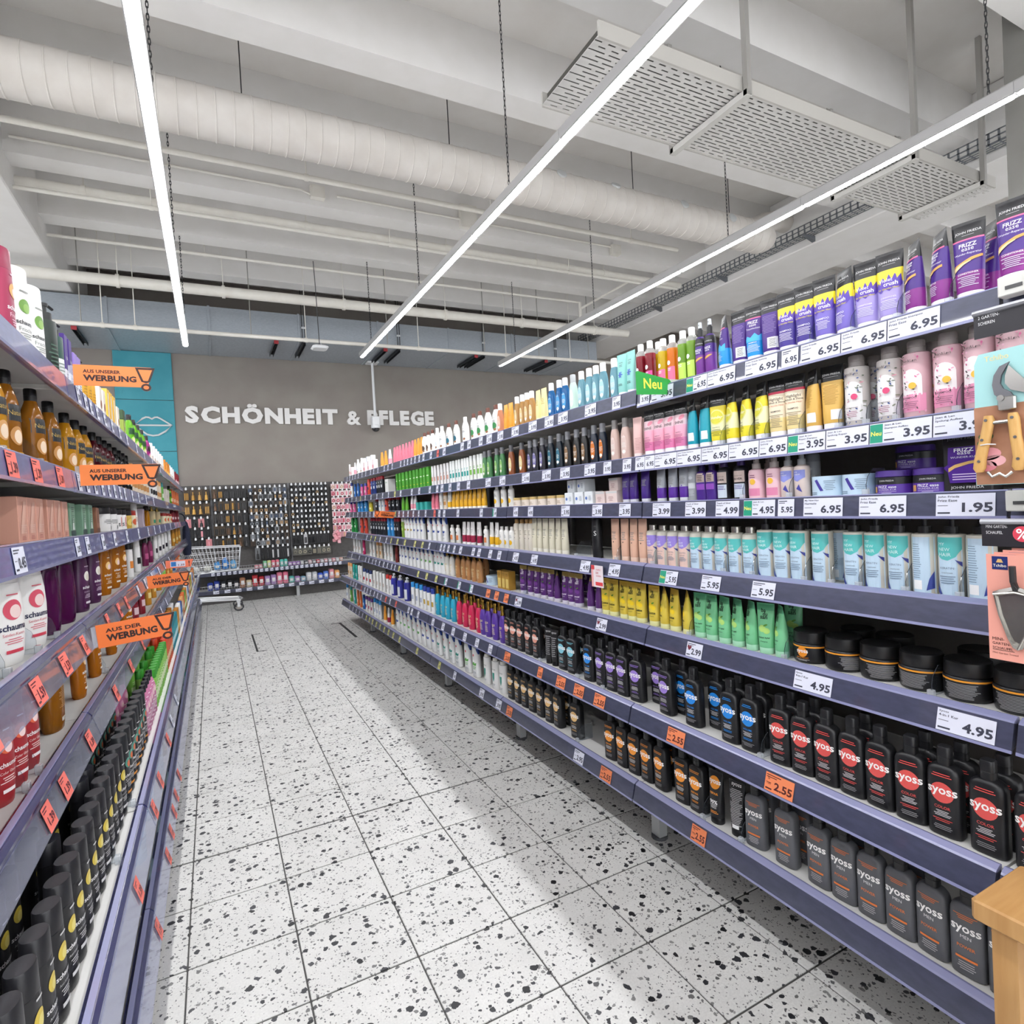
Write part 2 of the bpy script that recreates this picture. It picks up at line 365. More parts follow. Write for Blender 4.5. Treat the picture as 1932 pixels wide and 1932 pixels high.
for x in (0.4, 2.2, 4.4, 5.9):
    b = MB(); b.tube([(x, 5.2, 4.845), (x, 5.2, DECK)], 0.005, chain_steel, 6); ps.append(('hanger_rod', b.build('hanger_rod')))
b = MB(); b.tube([(6.2, 5.25, 4.7), (6.7, 5.35, 4.95), (7.2, 5.5, 5.15), (9.0, 5.9, 5.2)], 0.13, sd, 20); ps.append(('duct_elbow', b.build('duct_elbow')))
thing('spiral_duct', 'large white round spiral air duct under the ceiling', 'duct', parts=ps)

# cable tray on the side of the girder
tray = P('#84888e', 0.45, 0.6)
b = MB()
for z in (4.80, 4.855, 4.91): b.box(7.2, 7.206, -3, 10.5, z, z+0.012, tray)
for x in (7.2, 7.25, 7.3, 7.35): b.box(x, x+0.012, -3, 10.5, 4.795, 4.80, tray)
for i in range(150):
    y = -2.9 + i*0.09; b.box(7.2, 7.206, y, y+0.02, 4.80, 4.922, tray); b.box(7.2, 7.36, y, y+0.014, 4.793, 4.797, tray)
ps = [('tray_mesh', b.build('tray_mesh'))]
b = MB(); b.prism([(7.17, 4.79), (7.388, 4.72), (7.388, 4.79)], 0, 0.05, tray); bk = b.build('bracket')
tr = thing('cable_tray', 'grey perforated cable tray fixed along the white girder', 'cable tray', parts=ps)
for i in range(9): link('bracket', bk, tr, (0, -2.4+i*1.5, 0)).parent = tr
tr2 = tr
# wide perforated tray across the aisle end
pw = P('#e2e0dd', 0.45)
b = MB(); z = 4.2
y = 2.85; i = 0
while y < 3.499:
    b.box(2.2, 6.8, y, y+0.024, z, z+0.004, pw); y += 0.024
    if y >= 3.49: break
    per, gap = (0.10, 0.055) if i in (0, 1, 17, 18) else (0.155, 0.125)
    x = 2.2 + (per/2 if i % 2 else 0); b.box(2.2, x+0.001, y-0.001, y+0.0125, z, z+0.004, pw)
    while x < 6.75: b.box(x+gap, x+per, y-0.001, y+0.0125, z, z+0.004, pw); x += per
    y += 0.0115; i += 1
ps = [('perforated_plate', b.build('perforated_plate'))]
b = MB(); b.box(2.22, 6.78, 2.88, 3.47, z+0.03, z+0.06, P('#55534f', .8)); ps.append(('slot_backing', b.build('slot_backing')))  # dark slab added above the plate so its slots look shaded
for y in (2.835, 3.5):
    b = MB(); b.box(2.2, 6.8, y, y+0.015, z-0.01, z+0.09, P('#c9c6c0', 0.45)); ps.append(('side_rail', b.build('side_rail')))
for x in (3.4, 5.4, 6.5):
    b = MB(); b.box(x, x+0.05, 2.80, 3.55, z-0.055, z-0.012, P('#d6d4cf', 0.45)); b.box(x, x+0.04, 3.52, 3.56, z-0.05, DECK, P('#b9b7b3', 0.4, 0.5)); b.box(x, x+0.04, 2.79, 2.83, z-0.05, DECK, P('#b9b7b3', 0.4, 0.5)); ps.append(('support_bracket', b.build('support_bracket')))
thing('perforated_tray', 'wide white perforated tray hanging across the hall near the column', 'cable tray', parts=ps)

# linear lights: housings, lenses and chains
LZ = 3.76; SEG = 1.44; L_END = 8.95
hous = P('#b9b8b8', 0.4, 0.3); lens = EMIT('#fbfcff', LIGHT_STRENGTH)
def light_line(X, label, n):
    b = MB(); b.prism([(-0.034, 0.005), (-0.034, 0.0), (-0.031, 0.0), (-0.031, 0.005)], 0, SEG-0.01, hous)
    b.prism([(-0.038, 0.005), (0.038, 0.005), (0.038, 0.07), (0.022, 0.085), (-0.022, 0.085), (-0.038, 0.07)], 0, SEG-0.002, hous)
    hm_ = b.build('housing')
    b = MB()
    b.prism([(-0.024, 0.0048), (-0.022, -0.003), (-0.010, -0.006), (0.010, -0.006), (0.022, -0.003), (0.024, 0.0048)], 0.022, SEG-0.026, lens); lm = b.build('lens')
    o = link('linear_light', None, None, (X, 0, LZ)); props(o, label, 'ceiling light', 'linear ceiling light lines')
    for i in range(n):
        h = link('housing', hm_, o, (0, L_END-SEG*(i+1), 0)); link('lens', lm, h)
light_line(-0.195, 'bright linear light line above the gondola beside the trolley', 10)
light_line(2.15, 'bright linear light line ending over the ampersand of the wall lettering', 10)
light_line(4.49, 'bright linear light line passing the perforated tray', 10)
light_line(-2.54, 'unseen linear light line added beyond the girder on the trolley side', 10)  # unseen row, added to balance the lighting
light_line(9.2, 'unseen linear light line added behind the girder with the cable tray', 12)  # another unseen row, added for more even lighting
b = MB()
for j in range(46):
    w, hgt = 0.007, 0.021; z0 = j*0.03
    ring = [(w*math.cos(a*math.pi/4), hgt*math.sin(a*math.pi/4)) for a in range(8)]
    b.tube([((p if j % 2 else 0), (0 if j % 2 else p), z0+q+0.02) for p, q in ring], 0.0028, chain_steel, 4, True)
chain_me = b.build('chain')
b = MB(); b.tube([(0, 0, 0), (0, 0, 1.74)], 0.006, chain_steel, 6); rod_me = b.build('rod')
names = {-0.195: 'the light line beside the girder', 2.15: 'the middle light line', 4.49: 'the light line by the cable tray'}
for X, nm in names.items():
    for i, y in enumerate((8.4, 6.2, 4.0, 1.9)):
        o = link('suspension_chain', chain_me, None, (X+0.02, y, LZ+0.086)); o.scale = (1, 1, (BEAM-LZ-0.075)/1.39 if False else (DECK-LZ-0.088)/1.385)
        props(o, f'{ORD[i]} dark link chain from the duct, holding {nm}', 'chain', 'light suspension chains')
for i, (x, y, z0) in enumerate(((-1.32, 8.9, 3.98), (0.62, 8.9, 3.98), (2.55, 8.9, 3.98), (4.2, 8.9, 3.98), (5.25, 8.9, 3.98), (6.3, 8.9, 3.98))):
    h = DECK - z0
    b = MB(); b.tube([(0, 0, 0), (0, 0, h)], 0.007, P('#a9a7a2', 0.4, 0.5), 6)
    thing('hanger_rod', f'{ORD[i]} thin steel rod above the low sprinkler pipe counting from the girder beside the trolley', 'rod', (x, y, z0), 0, 'pipe hanger rods', [('rod', b.build('rod'))])

# access point, surveillance camera
ab = P('#eceef0', 0.35)
b = MB(); b.bbox(-0.11, 0.11, -0.11, 0.11, 0, 0.045, ab, 0.03); ps = [('body', b.build('body'))]
b = MB(); b.tube([(0, 0, 0.045), (-0.01, 0, 0.9), (-0.02, 0, 1.24)], 0.006, P('#4b4b4d', 0.5), 6); b.tube([(0, 0, 0.045), (0.03, 0, 0.07), (0, 0, 0.12)], 0.004, ab, 6); ps.append(('cable', b.build('cable')))
thing('wireless_access_point', 'flat white wireless access point hanging on a dark cable', 'access point', (1.48, 8.6, 3.75), 0, None, ps)
b = MB(); b.bbox(-0.11, 0.11, -0.11, 0.11, 4.2, 4.234, ab, 0.01); ps = [('ceiling_plate', b.build('ceiling_plate'))]
b = MB(); b.cyl((0, 0), 0.024, 3.16, 4.2, ab, 12); ps.append(('pole', b.build('pole')))
b = MB(); b.bbox(-0.07, 0.07, -0.07, 0.07, 3.0, 3.2, ab, 0.012); b.lathe((0, 0), [(0.082, 2.98), (0.088, 3.0), (0.088, 3.03), (0.075, 3.05)], ab); ps.append(('housing', b.build('housing')))
b = MB(); b.lathe((0, 0), [(0.03, 2.915), (0.055, 2.93), (0.07, 2.955), (0.072, 2.985)], P('#25262a', 0.1, 0, 1.0)); ps.append(('dome', b.build('dome')))
thing('surveillance_camera', 'white dome surveillance camera on a pole before the wall lettering', 'camera', (2.85, 11.07, 0), 0, None, ps)

# wall lettering
let = P('#eceae8', 0.5)
LZ0, LH = 3.068, 0.285
def letters(word, x0, x1, name, label):
    vs, ts, w, h = glyphs('H', 0.055); cap = h
    k = LH/cap
    # advance letter by letter
    adv = []; x = 0
    for ch in word:
        g = glyphs(ch, 0.055 if ch != '&' else 0.03); adv.append((ch, x)); x += g[2] + 0.075
    total = x - 0.075; s = (x1-x0)/total
    root = link(name, None); props(root, label, 'lettering', 'wall letters')
    for ch, xx in adv:
        g = glyphs(ch, 0.055 if ch != '&' else 0.03); b = MB(); f0, f1 = WALL_Y-0.05, WALL_Y-0.003
        kz = k
        zoff = LZ0 - (0.012*kz if ch in 'SCOÖG&U' else 0)
        pts = [(x0+(xx+a)*s, zoff + q*kz) for a, q in g[0]]
        b.add([(p, f0, q) for p, q in pts], g[1], let)
        # side walls from boundary edges
        cnt = {}
        for t in g[1]:
            for i in range(len(t)):
                e = (t[i], t[(i+1) % len(t)]); cnt[e] = 1
        o0 = len(b.v); b.v += [(p, f0, q) for p, q in pts]; o1 = len(b.v); b.v += [(p, f1, q) for p, q in pts]
        for e in cnt:
            if (e[1], e[0]) not in cnt: b.face((o0+e[1], o0+e[0], o1+e[0], o1+e[1]), let)
        link('letter', b.build('letter'), root)
letters('SCHÖNHEIT', -0.32, 2.19, 'wall_lettering', 'raised white wall lettering spelling SCHÖNHEIT, the longer word')
letters('&', 2.36, 2.62, 'wall_lettering', 'raised white ampersand between the two words on the wall')
letters('PFLEGE', 2.75, 4.09, 'wall_lettering', 'raised white wall lettering spelling PFLEGE, the shorter word')

# teal panels with the lips sign
teal = N('#3f97a6', '#4a9fae', 3.0, 0.7, 0.02)
for nm, z0, z1 in (('topmost teal wall panel under the duct', 3.445, 4.23), ('middle teal wall panel with the lips sign', 2.595, 3.437), ('lowest teal wall panel above the hanging goods', 0.0, 2.587)):
    b = MB(); b.bbox(-1.29, -0.47, WALL_Y-0.03, WALL_Y-0.001, z0, z1, teal, 0.006); thing('wall_panel', nm, 'panel', parts=[('panel', b.build('panel'))])
b = MB(); lw = 0.022; lp = P('#d9dcdd', 0.5)
b.tube([(-1.05, WALL_Y-.045, 3.02), (-0.93, WALL_Y-.045, 3.13), (-0.88, WALL_Y-.045, 3.155), (-0.84, WALL_Y-.045, 3.15), (-0.80, WALL_Y-.045, 3.125), (-0.76, WALL_Y-.045, 3.15), (-0.72, WALL_Y-.045, 3.155), (-0.68, WALL_Y-.045, 3.135), (-0.52, WALL_Y-.045, 3.02), (-0.62, WALL_Y-.045, 2.92), (-0.72, WALL_Y-.045, 2.86), (-0.80, WALL_Y-.045, 2.85), (-0.88, WALL_Y-.045, 2.87)], lw*0.72, lp, 6, True)
b.tube([(-1.03, WALL_Y-.045, 3.02), (-0.53, WALL_Y-.045, 3.02)], lw*0.7, lp, 6)
thing('lips_sign', 'pale outline of a mouth mounted on the teal wall panel', 'sign', parts=[('outline', b.build('outline'))])

# ================================================================== GONDOLAS
XR, XRL, XL, XLL = 1.596, 1.494, -0.37, -0.25
SZ = [1.887, 1.614, 1.422, 1.162, 0.902, 0.598, 0.28]
SNAME = ['top', 'second', 'third', 'fourth', 'fifth', 'sixth', 'bottom']
BAY = 1.25
board_m = N('#d2d1ce', '#dad9d6', 8.0, 0.45, 0.0)
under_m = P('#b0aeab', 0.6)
panel_m = N('#57524f', '#5e5956', 14.0, 0.7)
foot_m = P('#b9bbbc', 0.4, 0.3)
rail_m = N('#404358', '#484b63', 26.0, 0.32, 0.0, 0.0, 3.0, (1, 0.3, 3), 0.5)
rail_reflect_m = N('#5c5f8d', '#6a6da0', 26.0, 0.28, 0.0, 0.0, 3.0, (1, 0.3, 3), 0.6)  # lighter lilac copy of the rail, grazing reflections put into the colour
lip_m = P('#9092b8', 0.22, 0, 0.6)
lip_dark = P('#3c3e66', 0.2, 0, 0.8)
clear_strip = CLEAR('#dfe2f4', 0.16, 0.08)
bracket_m = P('#d9d8d2', 0.4)
RAIL_H = 0.058
def rail_mesh(L, style):
    """cross-section in (p = out of the shelf, z); the rail runs along local x, front faces -y"""
    b = MB()
    def strip(poly, mat, x0=0.004, x1=None):
        x1 = L-0.004 if x1 is None else x1
        k = len(poly); o = len(b.v)
        b.v += [(x0, -p, z) for p, z in poly] + [(x1, -p, z) for p, z in poly]
        b.face([o+i for i in range(k)], mat); b.face([o+k+i for i in reversed(range(k))], mat)
        for i in range(k): b.face((o+i, o+(i+1)%k, o+k+(i+1)%k, o+k+i), mat)
    if style == 'up':      # opaque holder seen from below
        strip([(0, 0.006), (0.012, 0.006), (0.014, 0.003), (0.003, 0.0), (0, 0.0)], lip_m)
        strip([(0.012, 0.003), (0.016, 0.002), (0.022, -0.054), (0.018, -0.056), (0.004, -0.056), (0.0, -0.05), (0, 0.0)], rail_m)
        strip([(0.018, -0.0563), (0.024, -0.053), (0.024, -0.060), (0.018, -0.060)], lip_m)
    elif style == 'low':
        strip([(-0.002, 0.010), (0.006, 0.012), (0.020, 0.004), (0.024, 0.0), (0.012, -0.003), (-0.002, -0.003)], lip_m)
        strip([(0.012, -0.0032), (0.024, -0.0005), (0.040, -0.058), (0.036, -0.060), (0.012, -0.05), (-0.002, -0.03), (-0.002, -0.0032)], rail_m)
        strip([(0.0363, -0.0603), (0.041, -0.058), (0.043, -0.065), (0.037, -0.065)], lip_m)
    elif style == 'lup':
        strip([(0, 0.006), (0.012, 0.006), (0.014, 0.003), (0.003, 0.0), (0, 0.0)], lip_m)
        strip([(0.012, 0.003), (0.016, 0.002), (0.022, -0.054), (0.018, -0.056), (0.004, -0.056), (0.0, -0.05), (0, 0.0)], rail_reflect_m)
        strip([(0.018, -0.0563), (0.024, -0.053), (0.024, -0.060), (0.018, -0.060)], lip_m)
    else:                  # 'llow': dark rounded lip with a hanging clear strip
        strip([(-0.004, 0.010), (0.006, 0.015), (0.018, 0.013), (0.026, 0.004), (0.026, -0.008), (0.016, -0.014), (-0.004, -0.012)], lip_dark)
        strip([(0.004, 0.0152), (0.016, 0.0140), (0.016, 0.0165), (0.004, 0.0175)], lip_m)
        strip([(0.026, -0.006), (0.0285, -0.006), (0.046, -0.062), (0.0435, -0.062)], clear_strip)
    return b.build('price_rail')
def make_bay(y0, L, side, label, jit):
    """one shelving bay from y0 to y0+L; side = +1 (shelves face -x) or -1 (face +x)"""
    xu, xl = (XR, XRL) if side > 0 else (XL, XLL)
    xb = xu + side*0.47
    root = link('gondola_bay', None); props(root, label, 'shelving', 'gondola shelving bays')
    b = MB(); b.box(min(xb, xb+side*0.03), max(xb, xb+side*0.03), y0+0.002, y0+L-0.002, 0.08, 1.86, panel_m); link('back_panel', b.build('back_panel'), root)
    b = MB(); b.box(min(xb-side*0.04, xb), max(xb-side*0.04, xb)-0.0, y0+0.002, y0+0.032, 0.0, 1.86, P('#4a4847', 0.5)); link('upright', b.build('upright'), root)
    b = MB(); xf = xl + side*0.10
    b.box(min(xf, xf+side*0.04), max(xf, xf+side*0.04), y0+0.01, y0+0.06, 0.012, 0.24, foot_m); b.cyl((xf+side*0.02, y0+0.035), 0.035, 0.0, 0.012, P('#55565a', 0.5), 12)
    b.box(min(xf, xb), max(xf, xb), y0+0.012, y0+0.052, 0.20, 0.255, foot_m); link('foot', b.build('foot'), root)
    for s in range(7):
        xf = xu if s < 5 else xl
        z = SZ[s] + jit[s]
        b = MB()
        zt = 0.028
        xs = sorted((xf, xb-side*0.041 if s < 7 else xb))
        o = len(b.v)
        b.box(xs[0], xs[1], y0+0.003, y0+L-0.003, z-zt, z, board_m)
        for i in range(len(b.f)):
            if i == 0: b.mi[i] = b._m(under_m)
        sh = link('shelf', b.build('shelf'), root)
        st = ('up' if s < 3 else 'low') if side > 0 else ('lup' if s < 3 else 'llow')
        rm = rail_mesh(L, st)
        rl = link('price_rail', rm, sh, (xf, y0+L if side > 0 else y0, z-0.001), R(-90) if side > 0 else R(90))
        for yy in (y0+0.004, y0+L-0.012):
            b = MB(); xx = sorted((xf+side*0.002, xb-side*0.042))
            b.box(xx[0], xx[1], yy, yy+0.008, z-zt-0.012, z-zt-0.0005, bracket_m)
            link('shelf_bracket', b.build('shelf_bracket'), sh)
random.seed(11)
RJ = {}
for i in range(-1, 6):
    y0 = 0.655 + BAY*i; L = BAY if i < 5 else 1.04
    if i < 0: y0, L = 0.235, 0.42
    jit = [random.uniform(-0.001, 0.001) for _ in range(7)]
    if i == 0: jit = [-0.012, 0, 0, 0, 0, 0, 0]
    RJ[i] = jit
    make_bay(y0, L, 1, f'{ORD[i+1]} bay from the near end of the long gondola with the green flag', jit)
LJ = {}
for i in range(-1, 7):
    y0 = 0.82 + BAY*i; jit = [random.uniform(-0.001, 0.001) for _ in range(7)]; LJ[i] = jit
    make_bay(y0, BAY, -1, f'{ORD[i+1]} bay from the near end of the gondola beside the trolley', jit)
def surf(side, s, y):
    if side > 0: i = max(-1, min(5, int((y-0.655)//BAY))); return SZ[s] + RJ[i][s]
    i = max(-1, min(6, int((y-0.82)//BAY))); return SZ[s] + LJ[i][s]

# ================================================================== PRODUCTS
def sup(w, d, n, k, xo=0.0, yo=0.0):
    out = []
    for i in range(k):
        a = 2*math.pi*i/k; c, s = math.cos(a), math.sin(a)
        out.append((xo + w*math.copysign(abs(c)**(2/n), c), yo + d*math.copysign(abs(s)**(2/n), s)))
    return out
# profiles: (height fraction, width fraction, depth fraction, sideways offset) ; 'n' roundness ; cap = (from, to, width fraction, depth fraction, style)
SHAPES = {
 'flat':   dict(n=3.4, sec=[(0,.90,.86,0),(.012,.99,.97,0),(.03,1,1,0),(.64,1,1,0),(.71,.97,.97,0),(.755,.88,.90,0),(.785,.66,.82,0),(.80,.42,.66,0)], cap=(.80,1.0,.40,.64,'cyl')),
 'round':  dict(n=2.0, sec=[(0,.93,.93,0),(.012,1,1,0),(.74,1,1,0),(.80,.93,.93,0),(.835,.72,.72,0),(.85,.55,.55,0)], cap=(.85,1.0,.56,.56,'cyl')),
 'jlen':   dict(n=2.0, sec=[(0,.95,.95,0),(.01,1,1,0),(.80,1,1,0),(.83,.97,.97,0),(.845,.80,.80,0)], cap=(.845,1.0,.64,.64,'cyl')),
 'pump':   dict(n=2.0, sec=[(0,.95,.95,0),(.01,1,1,0),(.755,1,1,0),(.775,.97,.97,0),(.785,.6,.6,0)], cap=(.785,1.0,.5,.5,'pump')),
 'alu':    dict(n=2.0, sec=[(0,.95,.95,0),(.01,1,1,0),(.80,1,1,0),(.84,.92,.92,0),(.87,.6,.6,0)], cap=(.87,1.0,.6,.6,'cyl')),
 'taper':  dict(n=2.4, sec=[(0,.90,.88,0),(.015,.99,.98,0),(.06,1,1,0),(.42,.99,.99,0),(.60,.93,.95,0),(.70,.80,.86,0),(.755,.64,.76,0),(.785,.54,.70,0)], cap=(.78,1.0,.54,.74,'cyl')),
 'oval':   dict(n=2.1, sec=[(0,.78,.78,0),(.02,.88,.88,0),(.15,.98,.98,0),(.35,1,1,0),(.52,.95,.95,0),(.64,.78,.8,0),(.71,.55,.6,0),(.745,.40,.46,0)], cap=(.74,1.0,.46,.54,'gold')),
 'tear':   dict(n=2.8, sec=[(0,.90,.86,0),(.015,1,1,0),(.50,1,1,0),(.64,.96,.97,-.02),(.76,.82,.9,-.09),(.86,.60,.8,-.20),(.93,.36,.6,-.31),(.955,.2,.4,-.38)], cap=(.70,1.0,.5,.55,'back')),
 'schauma':dict(n=2.2, sec=[(0,.74,.8,0),(.02,.80,.9,0),(.10,.88,.97,0),(.32,.99,1,0),(.50,1,1,0),(.70,.92,.98,0),(.86,.78,.92,0)], cap=(.862,1.0,.77,.91,'slab')),
 'slim':   dict(n=2.2, sec=[(0,.92,.92,0),(.015,.99,.99,0),(.05,1,1,0),(.45,.98,1,0),(.78,.92,.96,0)], cap=(.782,1.0,.915,.95,'slab')),
 'natbox': dict(n=2.3, sec=[(0,.93,.93,0),(.015,1,1,0),(.56,1,1,0),(.66,.93,.93,0),(.75,.72,.75,0),(.82,.52,.56,0),(.85,.46,.5,0)], cap=(.845,1.0,.50,.54,'cyl')),
 'can':    dict(n=2.0, sec=[(0,.95,.95,0),(.01,1,1,0),(.80,1,1,0),(.82,.95,.95,0)], cap=(.80,1.0,.985,.985,'dome')),
 'spray':  dict(n=2.2, sec=[(0,.93,.93,0),(.012,1,1,0),(.62,1,1,0),(.70,.9,.9,0),(.735,.5,.55,0)], cap=(.735,1.0,.52,.56,'sprayer')),
 'jar':    dict(n=2.0, sec=[(0,.88,.88,0),(.03,.95,.95,0),(.12,.98,.98,0),(.56,1,1,0),(.60,.97,.97,0),(.62,.9,.9,0)], cap=(.62,1.0,.97,.97,'lid')),
 'tub':    dict(n=2.0, sec=[(0,.93,.93,0),(.02,1,1,0),(.70,1,1,0),(.72,.97,.97,0)], cap=(.72,1.0,1.02,1.02,'lid')),
 'can2':   dict(n=2.0, sec=[(0,.96,.96,0),(.015,1,1,0),(.99,1,1,0),(1,.96,.96,0)], cap=None),
}
def tube_sec(cap=0.12):
    return [(cap,.80,.98,0),(cap+.01,.82,1,0),(.30,.86,.98,0),(.50,.90,.86,0),(.70,.945,.62,0),(.86,.985,.33,0),(.955,1,.10,0),(.962,1,.05,0),(1,1,.045,0)]
SPEC = {}
def spec(key, name, cat, desc, shape, W, D, H, body, capc=None, bands=None, pr=(), tint=False):
    SPEC[key] = dict(key=key, name=name, cat=cat, desc=desc, shape=shape, W=W, D=D, H=H, body=body, cap=capc, bands=bands, pr=pr, tint=tint, cache={})
def colour(c):
    if not isinstance(c, str): return c
    if c.startswith('~'): return TINT(c[1:])
    if c.startswith('!'): return P(c[1:], 0.25, 0.85)
    if c.startswith('%'): return CLEAR(c[1:], 0.3)
    return P(c)
def product(key, mini):
    S = SPEC[key]
    if mini in S['cache']: return S['cache'][mini]
    W, D, H = S['W']/2, S['D']/2, S['H']; k = 12 if mini else 22
    parts = {}
    body = MB(); parts['body'] = body
    rnd = random.Random(key)
    if S['shape'] == 'box':
        n, secs, cap = 12.0, [(0,1,1,0),(1,1,1,0)], None
        bm = colour(S['body']); bb = S['bands'] or [(1, S['body'])]; z0 = 0.0
        for i, (t, c) in enumerate(bb):
            body.bbox(-W, W, -D, D, z0*H, t*H, colour(c), 0.0015); z0 = t
        parts = {'carton': body}
        flap = MB(); flap.box(-W*0.92, W*0.92, -D*0.9, D*0.9, H-0.0002, H+0.0008, colour(bb[-1][1])); parts['flap'] = flap
    elif S['shape'] == 'tube':
        n, secs, cap = 2.2, tube_sec(), None
        z1 = 0.12
        cm = MB(); parts = {'body': body, 'cap': cm}
        cm.rings([[(x, y, z*H) for x, y in sup(W*w, D*d, n, k)] for z, w, d in ((0,.78,.94),(.006,.80,.98),(.115,.79,.97),(.121,.76,.93))], colour(S['cap']), smooth=True)
    else:
        sh = SHAPES[S['shape']]; n, secs, cap = sh['n'], sh['sec'], sh['cap']
    def at(z):
        f = z/H
        if f <= secs[0][0]: q = secs[0]; return q[1]*W, q[2]*D, q[3]*S['W']
        for a, b2 in zip(secs, secs[1:]):
            if f <= b2[0]:
                t = (f-a[0])/max(1e-9, b2[0]-a[0]); return tuple((a[i]+(b2[i]-a[i])*t)*m for i, m in ((1, W), (2, D), (3, S['W'])))
        q = secs[-1]; return q[1]*W, q[2]*D, q[3]*S['W']
    if S['shape'] != 'box':
        zs = sorted(set([s[0] for s in secs] + [t for t, c in (S['bands'] or []) if secs[0][0] < t < secs[-1][0]]))
        rings, mats = [], []
        for z in zs:
            w, d, xo = at(z*H); rings.append([(x, y, z*H) for x, y in sup(w, d, n, k, xo)])
        for a, b2 in zip(zs, zs[1:]):
            mid = (a+b2)/2; c = S['body']
            for t, cc in (S['bands'] or []):
                if mid <= t: c = cc; break
            mats.append(colour(c))
        body.rings(rings, None, smooth=True, mats=mats)
    if cap:
        z0, z1, cw, cd, st = cap; cm = MB(); parts['cap'] = cm; cc = colour(S['cap']); z0 *= H; z1 *= H; h = z1-z0
        def R4(lst, mat=None, xo=0, yo=0): cm.rings([[(x, y, z) for x, y in sup(W*w, D*d, n, k, xo, yo)] for z, w, d in lst], mat or cc, smooth=True)
        if st == 'cyl':
            R4([(z0, cw, cd), (z0+h*.40, cw, cd), (z0+h*.41, cw*.96, cd*.96), (z0+h*.44, cw*.96, cd*.96), (z0+h*.45, cw, cd), (z1-h*.08, cw*.98, cd*.98), (z1, cw*.88, cd*.88)])
        elif st in ('lid', 'dome', 'slab'):
            if st == 'lid': R4([(z0, cw*.97, cd*.97), (z0+h*.08, cw, cd), (z1-h*.1, cw*.97, cd*.97), (z1-h*.02, cw*.9, cd*.9), (z1-h*.06, cw*.8, cd*.8)])
            elif st == 'dome': R4([(z0, cw, cd), (z1-h*.3, cw*.97, cd*.97), (z1-h*.1, cw*.88, cd*.88), (z1, cw*.62, cd*.62)])
            else: R4([(z0, cw, cd), (z1-h*.06, cw*.93, cd*.96), (z1, cw*.88, cd*.9)])
        elif st == 'pump':
            cm.cyl((0, 0), W*.52, z0, z0+h*.42, cc, k); cm.cyl((0, 0), W*.2, z0+h*.42, z0+h*.86, cc, 10)
            cm.cyl((0, 0), W*.3, z0+h*.80, z1-h*.02, cc, 12); cm.tube([(0, 0, z1-h*.10), (W*.55, 0, z1-h*.08), (W*1.05, 0, z1-h*.16)], W*.13, cc, 8)
        elif st == 'sprayer':
            cm.cyl((0, 0), W*cw, z0, z0+h*.48, cc, k); cm.cyl((0, 0), W*cw*.66, z0+h*.48, z0+h*.60, cc, 12)
            hm2 = colour('#c9ced4') if S['cap'] in ('#1d1c20',) else cc
            cm.cyl((0, 0), W*cw*.72, z0+h*.60, z1, hm2, 14, W*cw*.60); cm.cyl((0, -W*cw*.62), W*.07, z0+h*.76, z0+h*.84, colour('#33343a'), 8)
        elif st == 'gold':
            R4([(z0, cw, cd), (z0+h*.15, cw*1.02, cd*1.02), (z0+h*.3, cw*.80, cd*.8), (z0+h*.62, cw*.72, cd*.72), (z0+h*.9, cw*.95, cd*.8), (z1, cw*.8, cd*.6)])
        elif st == 'back':
            R4([(z0, .34, .5), (z1-h*.5, .36, .52), (z1-h*.45, .30, .44), (z1-h*.02, .30, .44)], xo=W*.44, yo=D*.1)
    # printing
    pr = S['pr']
    lab = MB(); eps = [0.0005]
    if pr:
        ti = colour
        def surfp(u, z):
            if S['shape'] == 'box': return (u, -D-eps[0], z)
            w, d, xo = at(max(z, secs[0][0]*H)); a = min(abs(u-xo)/max(w, 1e-6), 0.985)
            u2 = xo + math.copysign(a*w, u-xo)
            return (u2, -(d*(1-a**n)**(1/n)) - eps[0], z)
        for e in pr:
            t = e[0]; eps[0] += 0.00018
            if mini and t in ('t', 'l'): continue
            if t == 't':
                _, s_, u, v, wf, c = e[:6]
                lab.text(s_, u*S['W'], v*H, wf*S['W'], P(c, 0.4), mapf=surfp, bold=e[6] if len(e) > 6 else 0.015)
            elif t == 'd' or t == 'e':
                if t == 'd': _, u, v, r, c = e; ru = rv = r*S['W']; ang = 0
                else: _, u, v, ru, rv, ang, c = e; ru *= S['W']; rv *= S['W']; ang = R(ang)
                m = 14 if mini else 22; pts = []; fs = []
                nr = 3 if ru > 0.006 else 1
                pts.append(surfp(u*S['W'], v*H))
                for q in range(1, nr+1):
                    for i in range(m):
                        a = 2*math.pi*i/m; x, z = ru*q/nr*math.cos(a), rv*q/nr*math.sin(a)
                        pts.append(surfp(u*S['W']+x*math.cos(ang)-z*math.sin(ang), v*H+x*math.sin(ang)+z*math.cos(ang)))
                for i in range(m): fs.append((0, 1+i, 1+(i+1) % m))
                for q in range(1, nr):
                    for i in range(m): fs.append((1+(q-1)*m+i, 1+q*m+i, 1+q*m+(i+1) % m, 1+(q-1)*m+(i+1) % m))
                lab.add(pts, fs, colour(c))
            elif t in ('r', 'l'):
                u0, u1, v0, v1 = e[1:5]
                rows = [(u0, u1, v0, v1)] if t == 'r' else []
                if t == 'l':
                    nn = e[5]; hh = (v1-v0)/nn
                    for i in range(nn):
                        f = rnd.uniform(0.55, 1.0); um = (u0+u1)/2; hw = (u1-u0)/2*f
                        rows.append((um-hw, um+hw, v0+i*hh+hh*.3, v0+i*hh+hh*.68))
